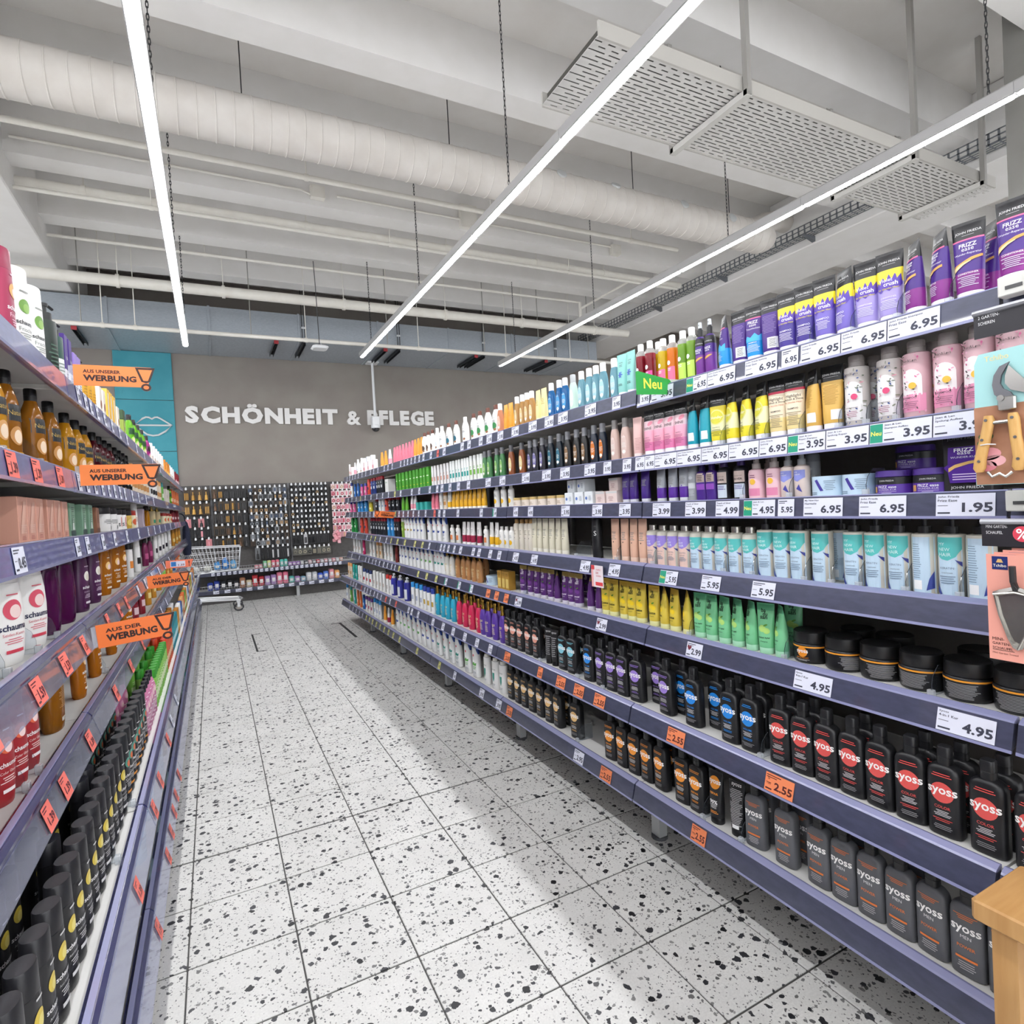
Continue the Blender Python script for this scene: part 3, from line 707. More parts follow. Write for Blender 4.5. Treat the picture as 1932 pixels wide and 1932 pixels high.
                for (a0, a1, b0, b1) in rows:
                    nx, nz = (6, 4 if t == 'r' else 1)
                    pts = [surfp((a0+(a1-a0)*i/nx)*S['W'], (b0+(b1-b0)*j/nz)*H) for j in range(nz+1) for i in range(nx+1)]
                    fs = [(j*(nx+1)+i, j*(nx+1)+i+1, (j+1)*(nx+1)+i+1, (j+1)*(nx+1)+i) for j in range(nz) for i in range(nx)]
                    lab.add(pts, fs, colour(e[-1]))
            elif t == 'p':
                poly = e[1]; us = [p[0] for p in poly]; u0, u1 = min(us), max(us); nx = 8 if mini else 24; cols = []
                for i in range(nx+1):
                    u = u0 + (u1-u0)*min(max(i/nx, 0.004), 0.996); vv = []
                    for (ax_, av), (bx_, bv) in zip(poly, poly[1:]+poly[:1]):
                        if (ax_ <= u < bx_) or (bx_ <= u < ax_): vv.append(av + (bv-av)*(u-ax_)/(bx_-ax_))
                    cols.append((u, min(vv), max(vv)) if vv else (u, cols[-1][1], cols[-1][2]))
                pts = [surfp(u*S['W'], (lo+(hi-lo)*j/3)*H) for u, lo, hi in cols for j in range(4)]
                lab.add(pts, [(i*4+j, (i+1)*4+j, (i+1)*4+j+1, i*4+j+1) for i in range(nx) for j in range(3)], colour(e[2]))
        if lab.f: parts['label_print'] = lab
    if mini:
        allb = MB()
        for b2 in parts.values():
            o = len(allb.v); allb.v += b2.v
            for f, mi_, sm_ in zip(b2.f, b2.mi, b2.sm): allb.face([o+i for i in f], b2.mats[mi_], sm_)
        res = [('body', allb.build(S['name']))]
    else:
        res = [(nm, b2.build(nm)) for nm, b2 in parts.items()]
    S['cache'][mini] = res
    return res

COUNT = {}
SIDE_NAME = {1: 'green-flag gondola', -1: 'trolley-side gondola'}
PLACED = []
OCC = {}
def shelf_row(side, s, items, depth=0.0, row='', ys=None):
    """items: (product key, measured column of its foot[, yaw]); what is too tight for the front row steps back behind it"""
    xf = (XR if s < 5 else XRL) if side > 0 else (XL if s < 5 else XLL)
    occ = OCC.setdefault((side, s), [])
    arr = []
    for it in items:
        S = SPEC[it[0]]; X = xf + side*(0.024 + depth + S['D']/2)
        yaw = it[2] if len(it) > 2 else (random.uniform(-2, 9) if side > 0 else random.uniform(-24, -10) if S['shape'] != 'box' else random.uniform(-3, 0))
        hw = (S['W']*(0.86 if S['shape'] == 'tube' else 1.0)*math.cos(R(yaw)) + (S['D']*0.5)*abs(math.sin(R(yaw))))/2 + 0.0013
        if S['W'] == S['D']: hw = S['W']/2 + 0.0014
        hd = (S['D']*math.cos(R(yaw)) + S['W']*abs(math.sin(R(yaw))))/2 if S['W'] != S['D'] else S['D']/2
        arr.append(dict(y=it[1] if ys else shelf_y(it[1], X, SZ[s]), px=it[1], key=it[0], X=X, yaw=yaw, hw=hw, hd=hd, S=S))
    arr.sort(key=lambda a: a['y'])
    rows = ([], [])
    for a in arr:
        if row or not rows[0] or a['y']-rows[0][-1]['y'] >= (a['hw']+rows[0][-1]['hw'])*0.78: rows[0].append(a)
        else:
            f = rows[0][-1]; a['X'] = f['X'] + side*(f['hd']+a['hd']+0.003); a['y'] = shelf_y(a['px'], a['X'], SZ[s]); rows[1].append(a)
    for rr in rows:
        for _ in range(500):
            for p, q in zip(rr, rr[1:]):
                need = p['hw']+q['hw']; d = q['y']-p['y']
                if d < need: m = (need-d)/2; p['y'] -= m; q['y'] += m
    lim = (0.245, 7.93) if side > 0 else (0.25, 9.55)
    for ri, rr in enumerate(rows):
        for a in rr:
            if ri:
                for p in rows[0]:
                    if abs(p['y']-a['y']) < p['hw']+a['hw']: a['X'] = side*max(side*a['X'], side*p['X']+p['hd']+a['hd']+0.002)
            y, S = a['y'], a['S']
            if y-a['hw'] < lim[0] or y+a['hw'] > lim[1]: continue
            if abs(a['X']-xf) + a['hd'] > (0.42 if s < 5 else 0.53): continue
            if (ri or row) and any(abs(p[0]-a['X']) < p[2]+a['hd'] and abs(p[1]-y) < p[3]+a['hw'] for p in occ): continue
            occ.append((a['X'], y, a['hd'], a['hw']))
            mini = y > (4.4 if side > 0 else 3.7)
            rn = row or ('inner' if ri else '')
            kk = (S['desc'], side, s, rn); COUNT[kk] = COUNT.get(kk, 0)+1
            lbl = f"{ORD[min(COUNT[kk], 45)-1]} {S['desc']} from near end, {rn + ' row, ' if rn else ''}{SNAME[s]} shelf, {SIDE_NAME[side]}"
            o = thing(S['name'], lbl, S['cat'], (a['X'], y, max(surf(side, s, y-a['hw']), surf(side, s, y+a['hw']))+0.0006), R((-90 if side > 0 else 90) + a['yaw']), f"{S['desc']}, {SNAME[s]} shelf, {SIDE_NAME[side]}", product(a['key'], mini))
            if s: o.scale.z = min(1.0, (SZ[s-1]-SZ[s]-0.053)/S['H'])
            if not ri and not row: PLACED.append((side, s, y, a['key']))

W_, K_ = '#f1f1ef', '#1b1b1e'
# ---- specifications (colours as the photograph shows them)
def syoss(key, c, word, desc, body='#19191c'):
    spec(key, 'shampoo_bottle', 'bottle', desc, 'flat', .073, .046, .215, body, body, None,
         [('d', 0, .50, .335, c), ('t', 'syoss', 0, .50, .84, '#f4f2f0', .02), ('t', word, 0, .335, .46, c, .01), ('l', -.34, .34, .67, .72, 2, c), ('l', -.26, .26, .23, .30, 4, '#d8d8d8'), ('l', -.3, .3, .17, .21, 2, c), ('l', -.36, .36, .08, .14, 3, '#9a9a9c')])
syoss('syR', '#d9534f', 'COLOR', 'black bottle with coral disc'); syoss('syB', '#1f86dd', 'VOLUME', 'black bottle with blue disc')
syoss('syP', '#9a7ed0', 'FULL HAIR 5', 'black bottle with lilac disc'); syoss('syO', '#f0962e', 'REPAIR', 'black bottle with orange disc')
syoss('syS', '#e09a86', 'KERATIN', 'black bottle with salmon disc'); syoss('syG', '#e3b878', 'RENEW 7', 'black bottle with sand-coloured disc')
syoss('syT', '#7fc4d6', 'MOISTURE', 'black bottle with icy blue disc')
spec('syM', 'shampoo_bottle', 'bottle', 'grey bottle with orange print', 'flat', .073, .046, .215, '#5d5e62', '#1b1b1e', None,
     [('t', 'syoss', 0, .52, .82, '#f4f2f0', .02), ('t', 'MEN', 0, .45, .3, '#e0e0e0', .0), ('t', 'POWER', 0, .34, .5, '#e07a3a', .01), ('l', -.34, .34, .64, .70, 3, '#e07a3a'), ('r', -.3, .3, .2, .225, '#e07a3a'), ('l', -.3, .3, .08, .18, 4, '#b9b9bb')])
spec('syTube', 'conditioner_tube', 'tube', 'black tube with orange disc', 'tube', .062, .042, .185, '#1b1b1e', '#151517', None,
     [('d', 0, .78, .36, '#f0962e'), ('t', 'syoss', 0, .78, .8, '#f4f2f0', .02), ('t', 'REPAIR', 0, .58, .55, '#f0962e', .01), ('t', '90%', 0, .42, .5, '#eeeeee', .02), ('l', -.3, .3, .3, .38, 3, '#d0d0d0'), ('l', -.3, .3, .2, .26, 2, '#f0962e')])
spec('syTubeB', 'conditioner_tube', 'tube', 'black tube turned back to front', 'tube', .062, .042, .185, '#1b1b1e', '#151517', None, [('t', 'syoss', 0, .92, .6, '#dddddd', .01), ('l', -.38, .38, .2, .86, 22, '#b9b9bb'), ('r', -.2, .2, .15, .22, '#e8e8e8')])
spec('syJar', 'hair_mask_jar', 'jar', 'black hair mask jar with orange ring', 'jar', .106, .106, .10, '#17171a', '#151517', [(.50, '#17171a'), (.545, '#f0a030'), (.7, '#17171a')],
     [('d', 0, .36, .15, '#f0962e'), ('t', 'syoss', 0, .36, .34, '#f4f2f0', .02), ('t', 'REPAIR BOOST', 0, .18, .36, '#f0962e', .01), ('l', -.2, .2, .08, .14, 2, '#cccccc')])
spec('syJarB', 'hair_mask_jar', 'jar', 'black orange-ringed jar turned backwards', 'jar', .106, .106, .10, '#17171a', '#151517', [(.50, '#17171a'), (.545, '#f0a030'), (.7, '#17171a')], [('l', -.36, .36, .08, .46, 11, '#a9aaac')])
def frieda(key, desc, bands, pr, name='conditioner_tube'):
    spec(key, name, 'tube', desc, 'tube', .066, .044, .193, bands[0][1], '#e9e6ec', bands, [('t', 'JOHN FRIEDA', 0, .86, .78, '#e8e8e8', .0), ('l', -.32, .32, .815, .83, 1, '#b0b0b0')] + pr)
gold_sw = [('p', [(-.44,.40),(-.2,.44),(.1,.49),(.42,.52),(.42,.55),(.1,.53),(-.2,.485),(-.40,.46)], '#d8a657'), ('p', [(-.44,.37),(-.3,.41),(-.1,.455),(.1,.485),(.1,.495),(-.15,.475),(-.42,.43)], '#f0d9a0')]
FT = lambda top, word: [('r', -.46, .46, .755, .775, '#e06a9c'), ('t', 'FRIZZ', 0, .695, .52, '#f4f2f8', .02), ('t', 'ease', 0, .64, .36, '#f4f2f8', .0)]
frieda('feC', 'purple tube with golden hair swirl', [(.12, '#e9e6ec'), (.36, '#8a2f8a'), (.76, '#4b2a86'), (1, '#232326')], FT(0, 0) + [('t', 'Wunder-Reparatur', 0, .585, .8, '#eeeaf6', .0)] + gold_sw + [('t', 'CONDITIONER', 0, .34, .6, '#f4f2f8', .01), ('l', -.34, .34, .18, .31, 6, '#d9cfe6')])
frieda('feS', 'slim purple tube with swirl', [(.12, '#e9e6ec'), (.36, '#8a2f8a'), (.76, '#4b2a86'), (1, '#232326')], FT(0, 0) + [('t', 'Wunder-Reparatur', 0, .585, .8, '#eeeaf6', .0)] + gold_sw + [('t', 'SHAMPOO', 0, .34, .5, '#f4f2f8', .01), ('l', -.34, .34, .18, .31, 6, '#d9cfe6')])
splash = [('p', [(-.5,.50),(-.36,.60),(-.30,.55),(-.2,.66),(-.1,.58),(.02,.68),(.12,.60),(.24,.69),(.30,.60),(.42,.66),(.46,.52),(.36,.47),(.2,.50),(.05,.44),(-.12,.49),(-.28,.43),(-.40,.48)], '#5a3fae')]
VC = lambda w: splash + [('t', 'Violet', -.1, .605, .5, '#f6f2ff', .0), ('t', 'crush', .08, .548, .5, '#f6f2ff', .02), ('t', 'für blondes Haar', 0, .485, .74, '#f3e23a', .0), ('t', w, 0, .36, .56, '#f2eefb', .01), ('l', -.34, .34, .2, .33, 6, '#e2ddf4')]
frieda('vcC', 'lilac tube with yellow splash', [(.12, '#dcd8ee'), (.56, '#a99bd8'), (.75, '#efdf3c'), (1, '#232326')], VC('CONDITIONER'))
frieda('vcS', 'periwinkle tube with yellow splash', [(.12, '#cfcbe8'), (.56, '#7b6cc4'), (.75, '#efdf3c'), (1, '#232326')], VC('SHAMPOO'), 'shampoo_tube')
frieda('vcI', 'indigo tube with yellow splash', [(.12, '#cfcbe8'), (.56, '#4c3d96'), (.75, '#efdf3c'), (1, '#232326')], VC('SHAMPOO'), 'shampoo_tube')
frieda('feT', 'purple tube with blue wave', [(.12, '#e9e6ec'), (.40, '#1f9be6'), (.76, '#4b2a86'), (1, '#232326')], FT(0, 0) + [('t', 'Traumlocken', 0, .585, .7, '#eeeaf6', .0), ('p', [(-.48,.38),(-.3,.47),(-.1,.43),(.12,.50),(.3,.44),(.48,.50),(.48,.36),(-.48,.36)], '#46b6f2'), ('t', 'SHAMPOO', 0, .34, .42, '#f4f2f8', .01), ('l', -.34, .34, .18, .31, 6, '#cfe8fb')], 'shampoo_tube')
frieda('feB', 'purple tube showing its reverse', [(.12, '#e9e6ec'), (.76, '#4b2a86'), (1, '#232326')], [('l', -.38, .38, .42, .72, 12, '#8f7ab8'), ('r', -.05, .4, .16, .34, '#f0f0f0'), ('l', .0, .36, .18, .32, 6, '#333333')])
frieda('goB', 'lemon tube with circle emblem', [(.12, '#e6e6e2'), (.30, '#f2e23a'), (.58, '#f0eec0'), (.76, '#efdc3a'), (1, '#1b1b1d')], [('d', 0, .55, .42, '#e6e28c'), ('d', 0, .55, .36, '#d9d23a'), ('t', 'blonder', 0, .55, .7, '#f6f6ea', .0), ('t', 'SHAMPOO', 0, .36, .44, '#55553a', .0), ('l', -.34, .34, .2, .33, 5, '#8f8c3a')], 'shampoo_tube')
frieda('hiS', 'cream tube with red band', [(.12, '#e6e6e2'), (.34, '#f2dc9c'), (.74, '#efe0c4'), (.78, '#c62a4a'), (1, '#1b1b1d')], [('t', 'Highlight', 0, .65, .72, '#55504a', .0), ('t', 'Refresh & Shine', 0, .60, .86, '#3a3632', .0), ('t', 'für blondes Haar', 0, .55, .8, '#d07a5a', .0), ('t', 'SHAMPOO', 0, .45, .5, '#3a3632', .01), ('l', -.36, .36, .18, .40, 8, '#a89a7a')], 'shampoo_tube')
frieda('hiB', 'honey tube with grey foot', [(.12, '#d8d8d6'), (.76, '#e2b65c'), (1, '#1b1b1d')], [('l', -.38, .38, .4, .70, 14, '#c09440'), ('r', .05, .42, .17, .32, '#efefef')], 'shampoo_tube')
frieda('tqB', 'turquoise tube with pale highlight', [(.12, '#d2d4d6'), (.76, '#1ea3b8'), (1, '#1b1b1d')], [('e', -.2, .52, .16, .5, 12, '#8ec9e6'), ('r', .1, .42, .18, .34, '#e8eef0')], 'shampoo_tube')  # the pale ellipse is a highlight painted onto the tube
frieda('piS', 'pink tube reading SHINE', [(.12, '#dcd6da'), (.30, '#e884b4'), (.55, '#f0a9c0'), (.76, '#e6c4cc'), (1, '#1b1b1d')], [('e', .2, .70, .2, .12, 30, '#e68aa0'), ('t', 'SHINE', .02, .60, .62, '#4a3a40', .0), ('t', 'SHAMPOO', 0, .40, .4, '#5a3a4a', .0), ('l', -.36, .36, .18, .37, 7, '#b8688a')], 'shampoo_tube')
spec('palP', 'conditioner_tube', 'tube', 'pale blush conditioner tube', 'tube', .05, .036, .175, '#e8bfba', '#e6d6d2', None, [('l', -.1, .4, .2, .5, 8, '#c99a96')])
spec('feSp', 'hair_spray_bottle', 'spray', 'purple pump spray bottle', 'spray', .04, .04, .205, '#4b2a86', '#1d1c20', [(.40, '#7b3a98'), (.56, '#4b2a86'), (.70, '#232326'), (1, '#4b2a86')], [('t', 'JOHN FRIEDA', 0, .60, .9, '#e0e0e0', .0), ('t', 'FRIZZ', 0, .49, .7, '#f4f2f8', .02), ('t', 'ease', 0, .445, .5, '#f4f2f8', .0), ('e', 0, .33, .45, .1, 20, '#d8a657')])
def juice(key, desc, c, lab):
    spec(key, 'shampoo_bottle', 'bottle', desc, 'round', .044, .044, .20, '~'+c, '#f1f1f1', [(.74, '~'+c), (1, '%f4f4f2')], [('r', -.42, .42, .08, .38, lab), ('d', -.1, .46, .2, '#ffffff'), ('l', -.3, .2, .3, .36, 2, '#ffffff')])
juice('juR', 'red see-through bottle, white cap', '#9c2434', '#d8409a'); juice('juY', 'yellow see-through bottle, white cap', '#e0c416', '#f0709a'); juice('juO', 'orange see-through bottle, white cap', '#f08a1c', '#f0709a'); juice('juG', 'green see-through bottle, white cap', '#86b43a', '#bfe05a')
def jl(key, desc, base, panel, disc, leaf, low, word):
    rnd = random.Random(key); fl = []
    for _ in range(44):
        u, v = rnd.choice((-1, 1))*rnd.uniform(.10, .46), rnd.uniform(.05, .8)
        fl.append(('e', u, v, rnd.uniform(.03, .07), rnd.uniform(.015, .03), rnd.uniform(0, 180), rnd.choice(leaf)))
    spec(key, 'shampoo_bottle', 'bottle', desc, 'jlen', .064, .064, .205, base, '#b3aaa6', None,
         [('d', 0, .52, .36, panel), ('r', -.36, .36, .30, .53, panel), ('r', -.44, .44, .10, .32, low)] + fl + [('d', .12, .42, .13, disc), ('t', 'Jean&Len', 0, .73, .56, '#4a3a3a', .0), ('t', word, 0, .27, .5, '#4a3040', .01), ('l', -.32, .32, .14, .23, 4, '#a06a80')])
jl('jlP', 'pink floral bottle with yellow dot', '#dbb3ba', '#f4eeee', '#eebb44', ['#d96a9a', '#e89ab8', '#3a3c30', '#5a4a50', '#e8b2c8'], '#ec9cbc', 'SHAMPOO')
jl('jlW', 'ivory leaf-patterned bottle with pink dot', '#cdc6c2', '#efefee', '#d94a78', ['#2a4a8c', '#8a8f7a', '#2a4a8c', '#6f7a6a', '#d99aa8'], '#e9e6e6', 'CONDITIONER')
def mnh(key, desc, body, arc, cap, shape='pump', back=False):
    pr = [('r', -.46, .46, .02, .74, body)]
    if back: pr += [('l', -.4, .05, .2, .66, 16, '#8aa0b4'), ('r', -.3, .05, .06, .18, '#ffffff'), ('p', [(.2,.05),(.44,.08),(.44,.3),(.3,.2)], '#3a4a9a')]
    else: pr += [('p', [(-.46,.745),(.46,.745),(.46,.60),(.3,.50),(.05,.455),(-.2,.47),(-.46,.54)], arc), ('t', 'MY', -.18, .66, .24, '#f2fbfb', -.01), ('t', 'NEW', -.08, .595, .42, '#f2fbfb', -.01), ('t', 'HAIR', -.06, .53, .46, '#f2fbfb', -.01), ('t', 'KERATIN', 0, .36, .5, '#5a6a80', -.01), ('t', 'CONDITIONER', 0, .30, .42, '#3a4a5a', .0), ('l', -.3, .3, .16, .27, 4, '#7f93a8'), ('p', [(-.46,.20),(-.36,.12),(-.2,.03),(-.3,.02),(-.46,.06)], '#3a4a9a'), ('p', [(.28,.47),(.46,.38),(.46,.44)], '#3a3f8c')]
    spec(key, 'conditioner_bottle' if shape == 'pump' else 'shampoo_bottle', 'bottle', desc, shape, .06, .06, .20 if shape == 'pump' else .165, '#d3cfc2', cap, None, pr)
mnh('mnP', 'pale blue pump bottle, aqua arc', '#c5dcee', '#5cc0bc', '#1b1b1e'); mnh('mnB', 'pale blue pump bottle, back view', '#c5dcee', '#5cc0bc', '#1b1b1e', back=True)
mnh('mnS', 'pale blue metal-capped bottle, aqua arc', '#c5dcee', '#5cc0bc', '!b9b6ae', 'alu'); mnh('mnL', 'peach metal-capped bottle, lilac arc', '#e9c8bc', '#9a86d6', '!b9b6ae', 'alu')
def badu(key, desc, c1, c2, capc, fruit, word, txt):
    spec(key, 'shampoo_tube', 'tube', desc, 'tube', .062, .044, .168, c1, capc, [(.12, capc), (.5, c1), (.86, c1), (1, c2)],
         [('e', -.1, .50, .2, .19, 0, fruit), ('e', .14, .46, .17, .16, 0, fruit), ('e', .08, .57, .12, .05, 25, '#5f9a3a'), ('t', 'ba', -.06, .86, .26, txt, .02), ('t', 'du', .04, .79, .26, txt, .02), ('t', 'san', -.02, .72, .40, txt, .02), ('t', word, 0, .32, .6, txt, .02), ('t', 'Shampoo', 0, .245, .4, txt, .0)])
badu('baY', 'yellow quince tube', '#e2c94e', '#dcb545', '#e3e2a8', '#f2d02c', 'Quitte', '#23301c'); badu('baG', 'green apple tube', '#7fce98', '#63b886', '#a9dcbc', '#b6df7a', 'Grüner Apfel', '#16301f')
badu('baL', 'violet lavender tube', '#5b2f74', '#b49a55', '#cfcbd8', '#6e3a8a', 'Lavendel', '#efe6f2')
def guhl(key, desc, c, capc, lab, name='hair_rinse_bottle', tint=True):
    spec(key, name, 'bottle', desc, 'taper', .052, .034, .185, ('~' if tint else '')+c, capc, None, [('e', 0, .36, .30, .85, 0, lab), ('t', 'GUHL', 0, .55, .42, '#eceae6', .0), ('l', -.26, .26, .30, .42, 4, '#e6e2da'), ('e', .0, .2, .2, .16, 0, '#f2efe8')])
guhl('guA', 'aqua see-through bottle with white cap', '#7fb6c6', '#f2f2f0', '#a9d3dc'); guhl('guB', 'blue see-through bottle with pale cap', '#1670b6', '#dfe3e8', '#3f9ad2'); guhl('guC', 'mint bottle with grey cap', '#c2dccf', '#b4b8ba', '#dcebe2', tint=False)
guhl('guO', 'amber oil bottle with white cap', '#d0a05c', '#e6e6e4', '#e2c890'); guhl('guPe', 'peach oil bottle with white cap', '#e09a72', '#e6e6e4', '#f0b8a0')
guhl('guN', 'black bottle with violet label', '#1c1b26', '#8a8b90', '#7a74a6', tint=False); guhl('guT', 'navy bottle with teal label', '#14202c', '#8a8b90', '#2a6a80', tint=False); guhl('guK', 'black bottle with bronze label', '#191718', '#8a8b90', '#8a6a4a', tint=False)
guhl('guD', 'navy bottle with orange label', '#151f30', '#8a8b90', '#d0742a', tint=False); guhl('guBr', 'brown bottle with cream label', '#8a4a24', '#6f6f74', '#e6cf94', tint=False); guhl('guG', 'green bottle with lemon label', '#3f7a48', '#8a8b90', '#8fc06a', tint=False)
guhl('guR', 'rosy pearl bottle with taupe cap', '#cdb0a6', '#8f8a88', '#dcc4bc', tint=False)
def tubeS(key, desc, W, D, H, c1, capc, bands=None, pr=(), name='conditioner_tube'): spec(key, name, 'tube', desc, 'tube', W, D, H, c1, capc, bands, list(pr))
def flower(c, c2): return [('t', 'GUHL', 0, .80, .4, '#3a4a50', .0), ('l', -.24, .24, .70, .76, 2, '#5a7078')] + [('e', .13*math.cos(a), .52+.05*math.sin(a), .1, .05, math.degrees(a), c) for a in (0, 1.05, 2.1, 3.14, 4.2, 5.2)] + [('d', 0, .52, .06, c2), ('l', -.3, .3, .26, .32, 2, '#4a6a6a')]
tubeS('guAt', 'mint tube with blue flower', .056, .038, .19, '#8ed0c8', '#e2e8e6', None, flower('#4a6ac8', '#2a3a9a')); tubeS('guYt', 'lemon cream tube', .048, .034, .175, '#efe0a0', '#efe8c8', None, [('l', -.3, .3, .5, .7, 4, '#c0a850')]); tubeS('guOt', 'orange tube', .046, .034, .165, '#f0a02c', '#f2b658', None, [('l', -.3, .3, .5, .7, 4, '#d8801c')])
def oval_white(key, desc, pic, capc, name='shampoo_bottle'):
    spec(key, name, 'bottle', desc, 'natbox', .066, .042, .19, '#f0efec', capc, None, [('e', 0, .30, .34, .34, 0, pic), ('e', .1, .18, .2, .12, 0, '#a06a40'), ('t', 'DUO', 0, .56, .3, '#5a5a5a', .0), ('l', -.3, .3, .42, .5, 3, '#7a7f84')])
oval_white('liA', 'white bottle with green picture', '#2f8a48', '#6a3a2c'); oval_white('liT', 'white bottle with teal picture', '#1f6a80', '#6a3a2c'); oval_white('liB', 'white bottle with brown picture', '#5a4030', '#6a3a2c'); oval_white('liW', 'plain white bottle with white cap', '#e3e8ea', '#f0f0ee')
for k2, d2, c1, c2, c3 in (('pkT', 'bright pink tube', '#ee7f94', '#f09aa8', '#e8587a'), ('orT', 'orange and white tube', '#f2a23a', '#f4f0e8', '#f0b060'), ('wpT', 'white tube with pink band', '#f0ecec', '#f0f0f0', '#f0a0b0'), ('grT', 'green tube', '#6ab83a', '#5aa030', '#8ad05a'), ('yeT', 'yellow tube with white corner', '#f0b42a', '#f4f0e6', '#f6dc8a'), ('mrT', 'white tube with maroon band', '#eeecea', '#f0f0f0', '#a8284a'), ('ylT', 'white tube with yellow panel', '#f0efec', '#f0f0f0', '#f0b828'), ('crT', 'ivory tube', '#ded8c2', '#e6e2d4', '#d2caae'), ('pcT', 'peach tube with dot', '#e0b49c', '#e3c4b2', '#e6c0ac'), ('puT', 'deep purple tube with silver print', '#41237c', '#c9c9d4', '#5a35a0'), ('gvT', 'silver tube with violet wedge', '#a9adb4', '#c9ccd2', '#5b2f9a')):
    tubeS(k2, d2, .05, .036, .165 if k2 not in ('crT', 'pcT') else .19, c1, c2, [(.12, c2), (.42 if k2 in ('mrT', 'ylT', 'wpT', 'gvT') else .9, c3 if k2 in ('mrT', 'ylT', 'wpT', 'gvT') else c1), (1, c1)], [('l', -.3, .3, .5, .7, 5, '#8a8a88'), ('d', 0, .45, .06, '#3a3434' if k2 in ('crT', 'pcT') else c3)])
spec('blk', 'hair_spray_bottle', 'spray', 'tall matt black spray bottle', 'can', .05, .05, .195, '#1f1f22', '#17171a', None, [('t', 'S', .2, .62, .25, '#d0d0d0', .0), ('l', -.45, -.38, .2, .8, 6, '#b0b0b0')])
def ogx(key, desc, c): spec(key, 'conditioner_bottle', 'bottle', desc, 'oval', .066, .046, .225, c, '!b08a3c', None, [('t', 'ogx', 0, .40, .6, '#e6d6a0', .0), ('l', -.25, .25, .15, .34, 5, '#e0d2a8')])
ogx('ogT', 'turquoise bottle with golden cap', '#2fa8c8'); ogx('ogR', 'crimson bottle with golden cap', '#cf2a56'); ogx('ogP', 'violet bottle with golden cap', '#5a3a9c'); ogx('ogK', 'copper-tan bottle with bronze cap', '#c08a58'); ogx('ogW', 'ivory bottle with bronze cap', '#efece4')
def hs(key, desc, c, big=False): spec(key, 'dandruff_shampoo_bottle', 'bottle', desc, 'tear', .066 if not big else .075, .042, .20 if not big else .225, '#eff0ef', '#2a4a9c', None, [('d', -.1, .66, .11, '#d8485a'), ('p', [(-.3,.36),(.28,.36),(.34,.45),(.1,.42),(-.05,.47),(-.26,.42)], c), ('l', -.3, .3, .24, .34, 3, c), ('l', -.28, .28, .12, .18, 2, '#9aa0a8')])
hs('hsB', 'white teardrop bottle with blue print', '#2a4a9c'); hs('hsG', 'white teardrop bottle with green print', '#5aa848'); hs('hsT', 'white teardrop bottle with teal print', '#1f8a7a'); hs('hsY', 'white teardrop bottle with ochre print', '#b89a4a')
hs('hsGb', 'large white teardrop bottle with green print', '#5aa848', True); hs('hsBb', 'large white teardrop bottle with blue print', '#2a4a9c', True); hs('hsTb', 'large white teardrop bottle with teal print', '#1f8a7a', True)
def can(key, desc, c, capc, pic, H=.19, W=.045): spec(key, 'spray_can', 'spray', desc, 'can', W, W, H, c, capc, None, [('r', -.36, .36, .35, .5, pic), ('d', 0, .64, .2, pic), ('l', -.3, .3, .15, .3, 4, pic)])
can('cBR', 'black spray can with red cap', '#23262e', '#a81c2c', '#c9ccd0'); can('cNR', 'navy spray can with red cap', '#2a3e80', '#a81c2c', '#d8dce4'); can('cBlu', 'light blue spray can', '#3f9ae0', '#2a7ac8', '#dfeefa'); can('cGr', 'green spray can', '#2a9a4a', '#2a8a4a', '#dff0e0'); can('cRed', 'tomato red spray can', '#e2503c', '#d04434', '#2a2a5a'); can('cVio', 'violet spray can', '#4a2f8a', '#3a256e', '#cabfe8'); can('cWh', 'white spray can', '#eceded', '#e6e6e6', '#9ab0c8'); can('cGW', 'lime see-through spray can', '#8fb04a', '#f0f0ee', '#c6e07a')
can('cLG', 'grey spray can with dark cap', '#b6bac0', '#3a3b40', '#6a3aa0'); can('cSil', 'tall silver spray flask', '#a6a9ae', '#8f9298', '#c9ccd0', .2)
def boxp(key, desc, W, D, H, c, pr=(), bands=None, name='carton'): spec(key, name, 'box', desc, 'box', W, D, H, c, None, bands, list(pr))
boxp('bxG', 'tall green carton', .048, .05, .17, '#54a83a', [('r', -.42, .42, .55, .60, '#dff0d0'), ('l', -.3, .3, .62, .8, 4, '#dff0d0'), ('r', -.3, .3, .2, .24, '#d8d040')]); boxp('bxW', 'white carton with small leaves', .09, .08, .14, '#e2e2e0', [('e', -.2, .75, .12, .05, 20, '#4a9a5a'), ('e', .1, .75, .12, .05, -20, '#4a9a5a'), ('l', -.3, .3, .2, .5, 5, '#b0b0ae')])
boxp('bxB', 'white carton with blue flower', .066, .066, .062, '#e9edf0', [('d', -.25, .5, .12, '#5a7ac0'), ('l', .0, .4, .3, .7, 4, '#8a96a4')]); boxp('bxP', 'blush carton', .07, .066, .058, '#e6d3ce', [('l', -.3, .2, .2, .6, 4, '#b08a88'), ('r', -.5, .5, .82, .98, '#cfcfce')])
boxp('bxT', 'teal carton', .05, .05, .07, '#3fb0a8', [('l', -.3, .3, .3, .7, 4, '#dff2f0')]); boxp('bxPk', 'pink and white carton', .055, .05, .12, '#efdfe0', [('r', -.45, .45, .2, .5, '#e8a0a8'), ('l', -.3, .3, .6, .8, 3, '#c06a80')]); boxp('bxGo', 'golden clear-fronted carton', .045, .05, .115, '#b58a3a', [('r', -.38, .38, .1, .6, '#e0c470'), ('l', -.3, .3, .7, .9, 3, '#7a5a20')])
boxp('bxLB', 'tall white carton with blue stripes', .05, .05, .20, '#eef1f4', [('r', -.3, -.2, .05, .95, '#8fb0dc'), ('r', .2, .24, .05, .95, '#d8a0b0'), ('l', -.15, .15, .3, .7, 5, '#7a98c8')])
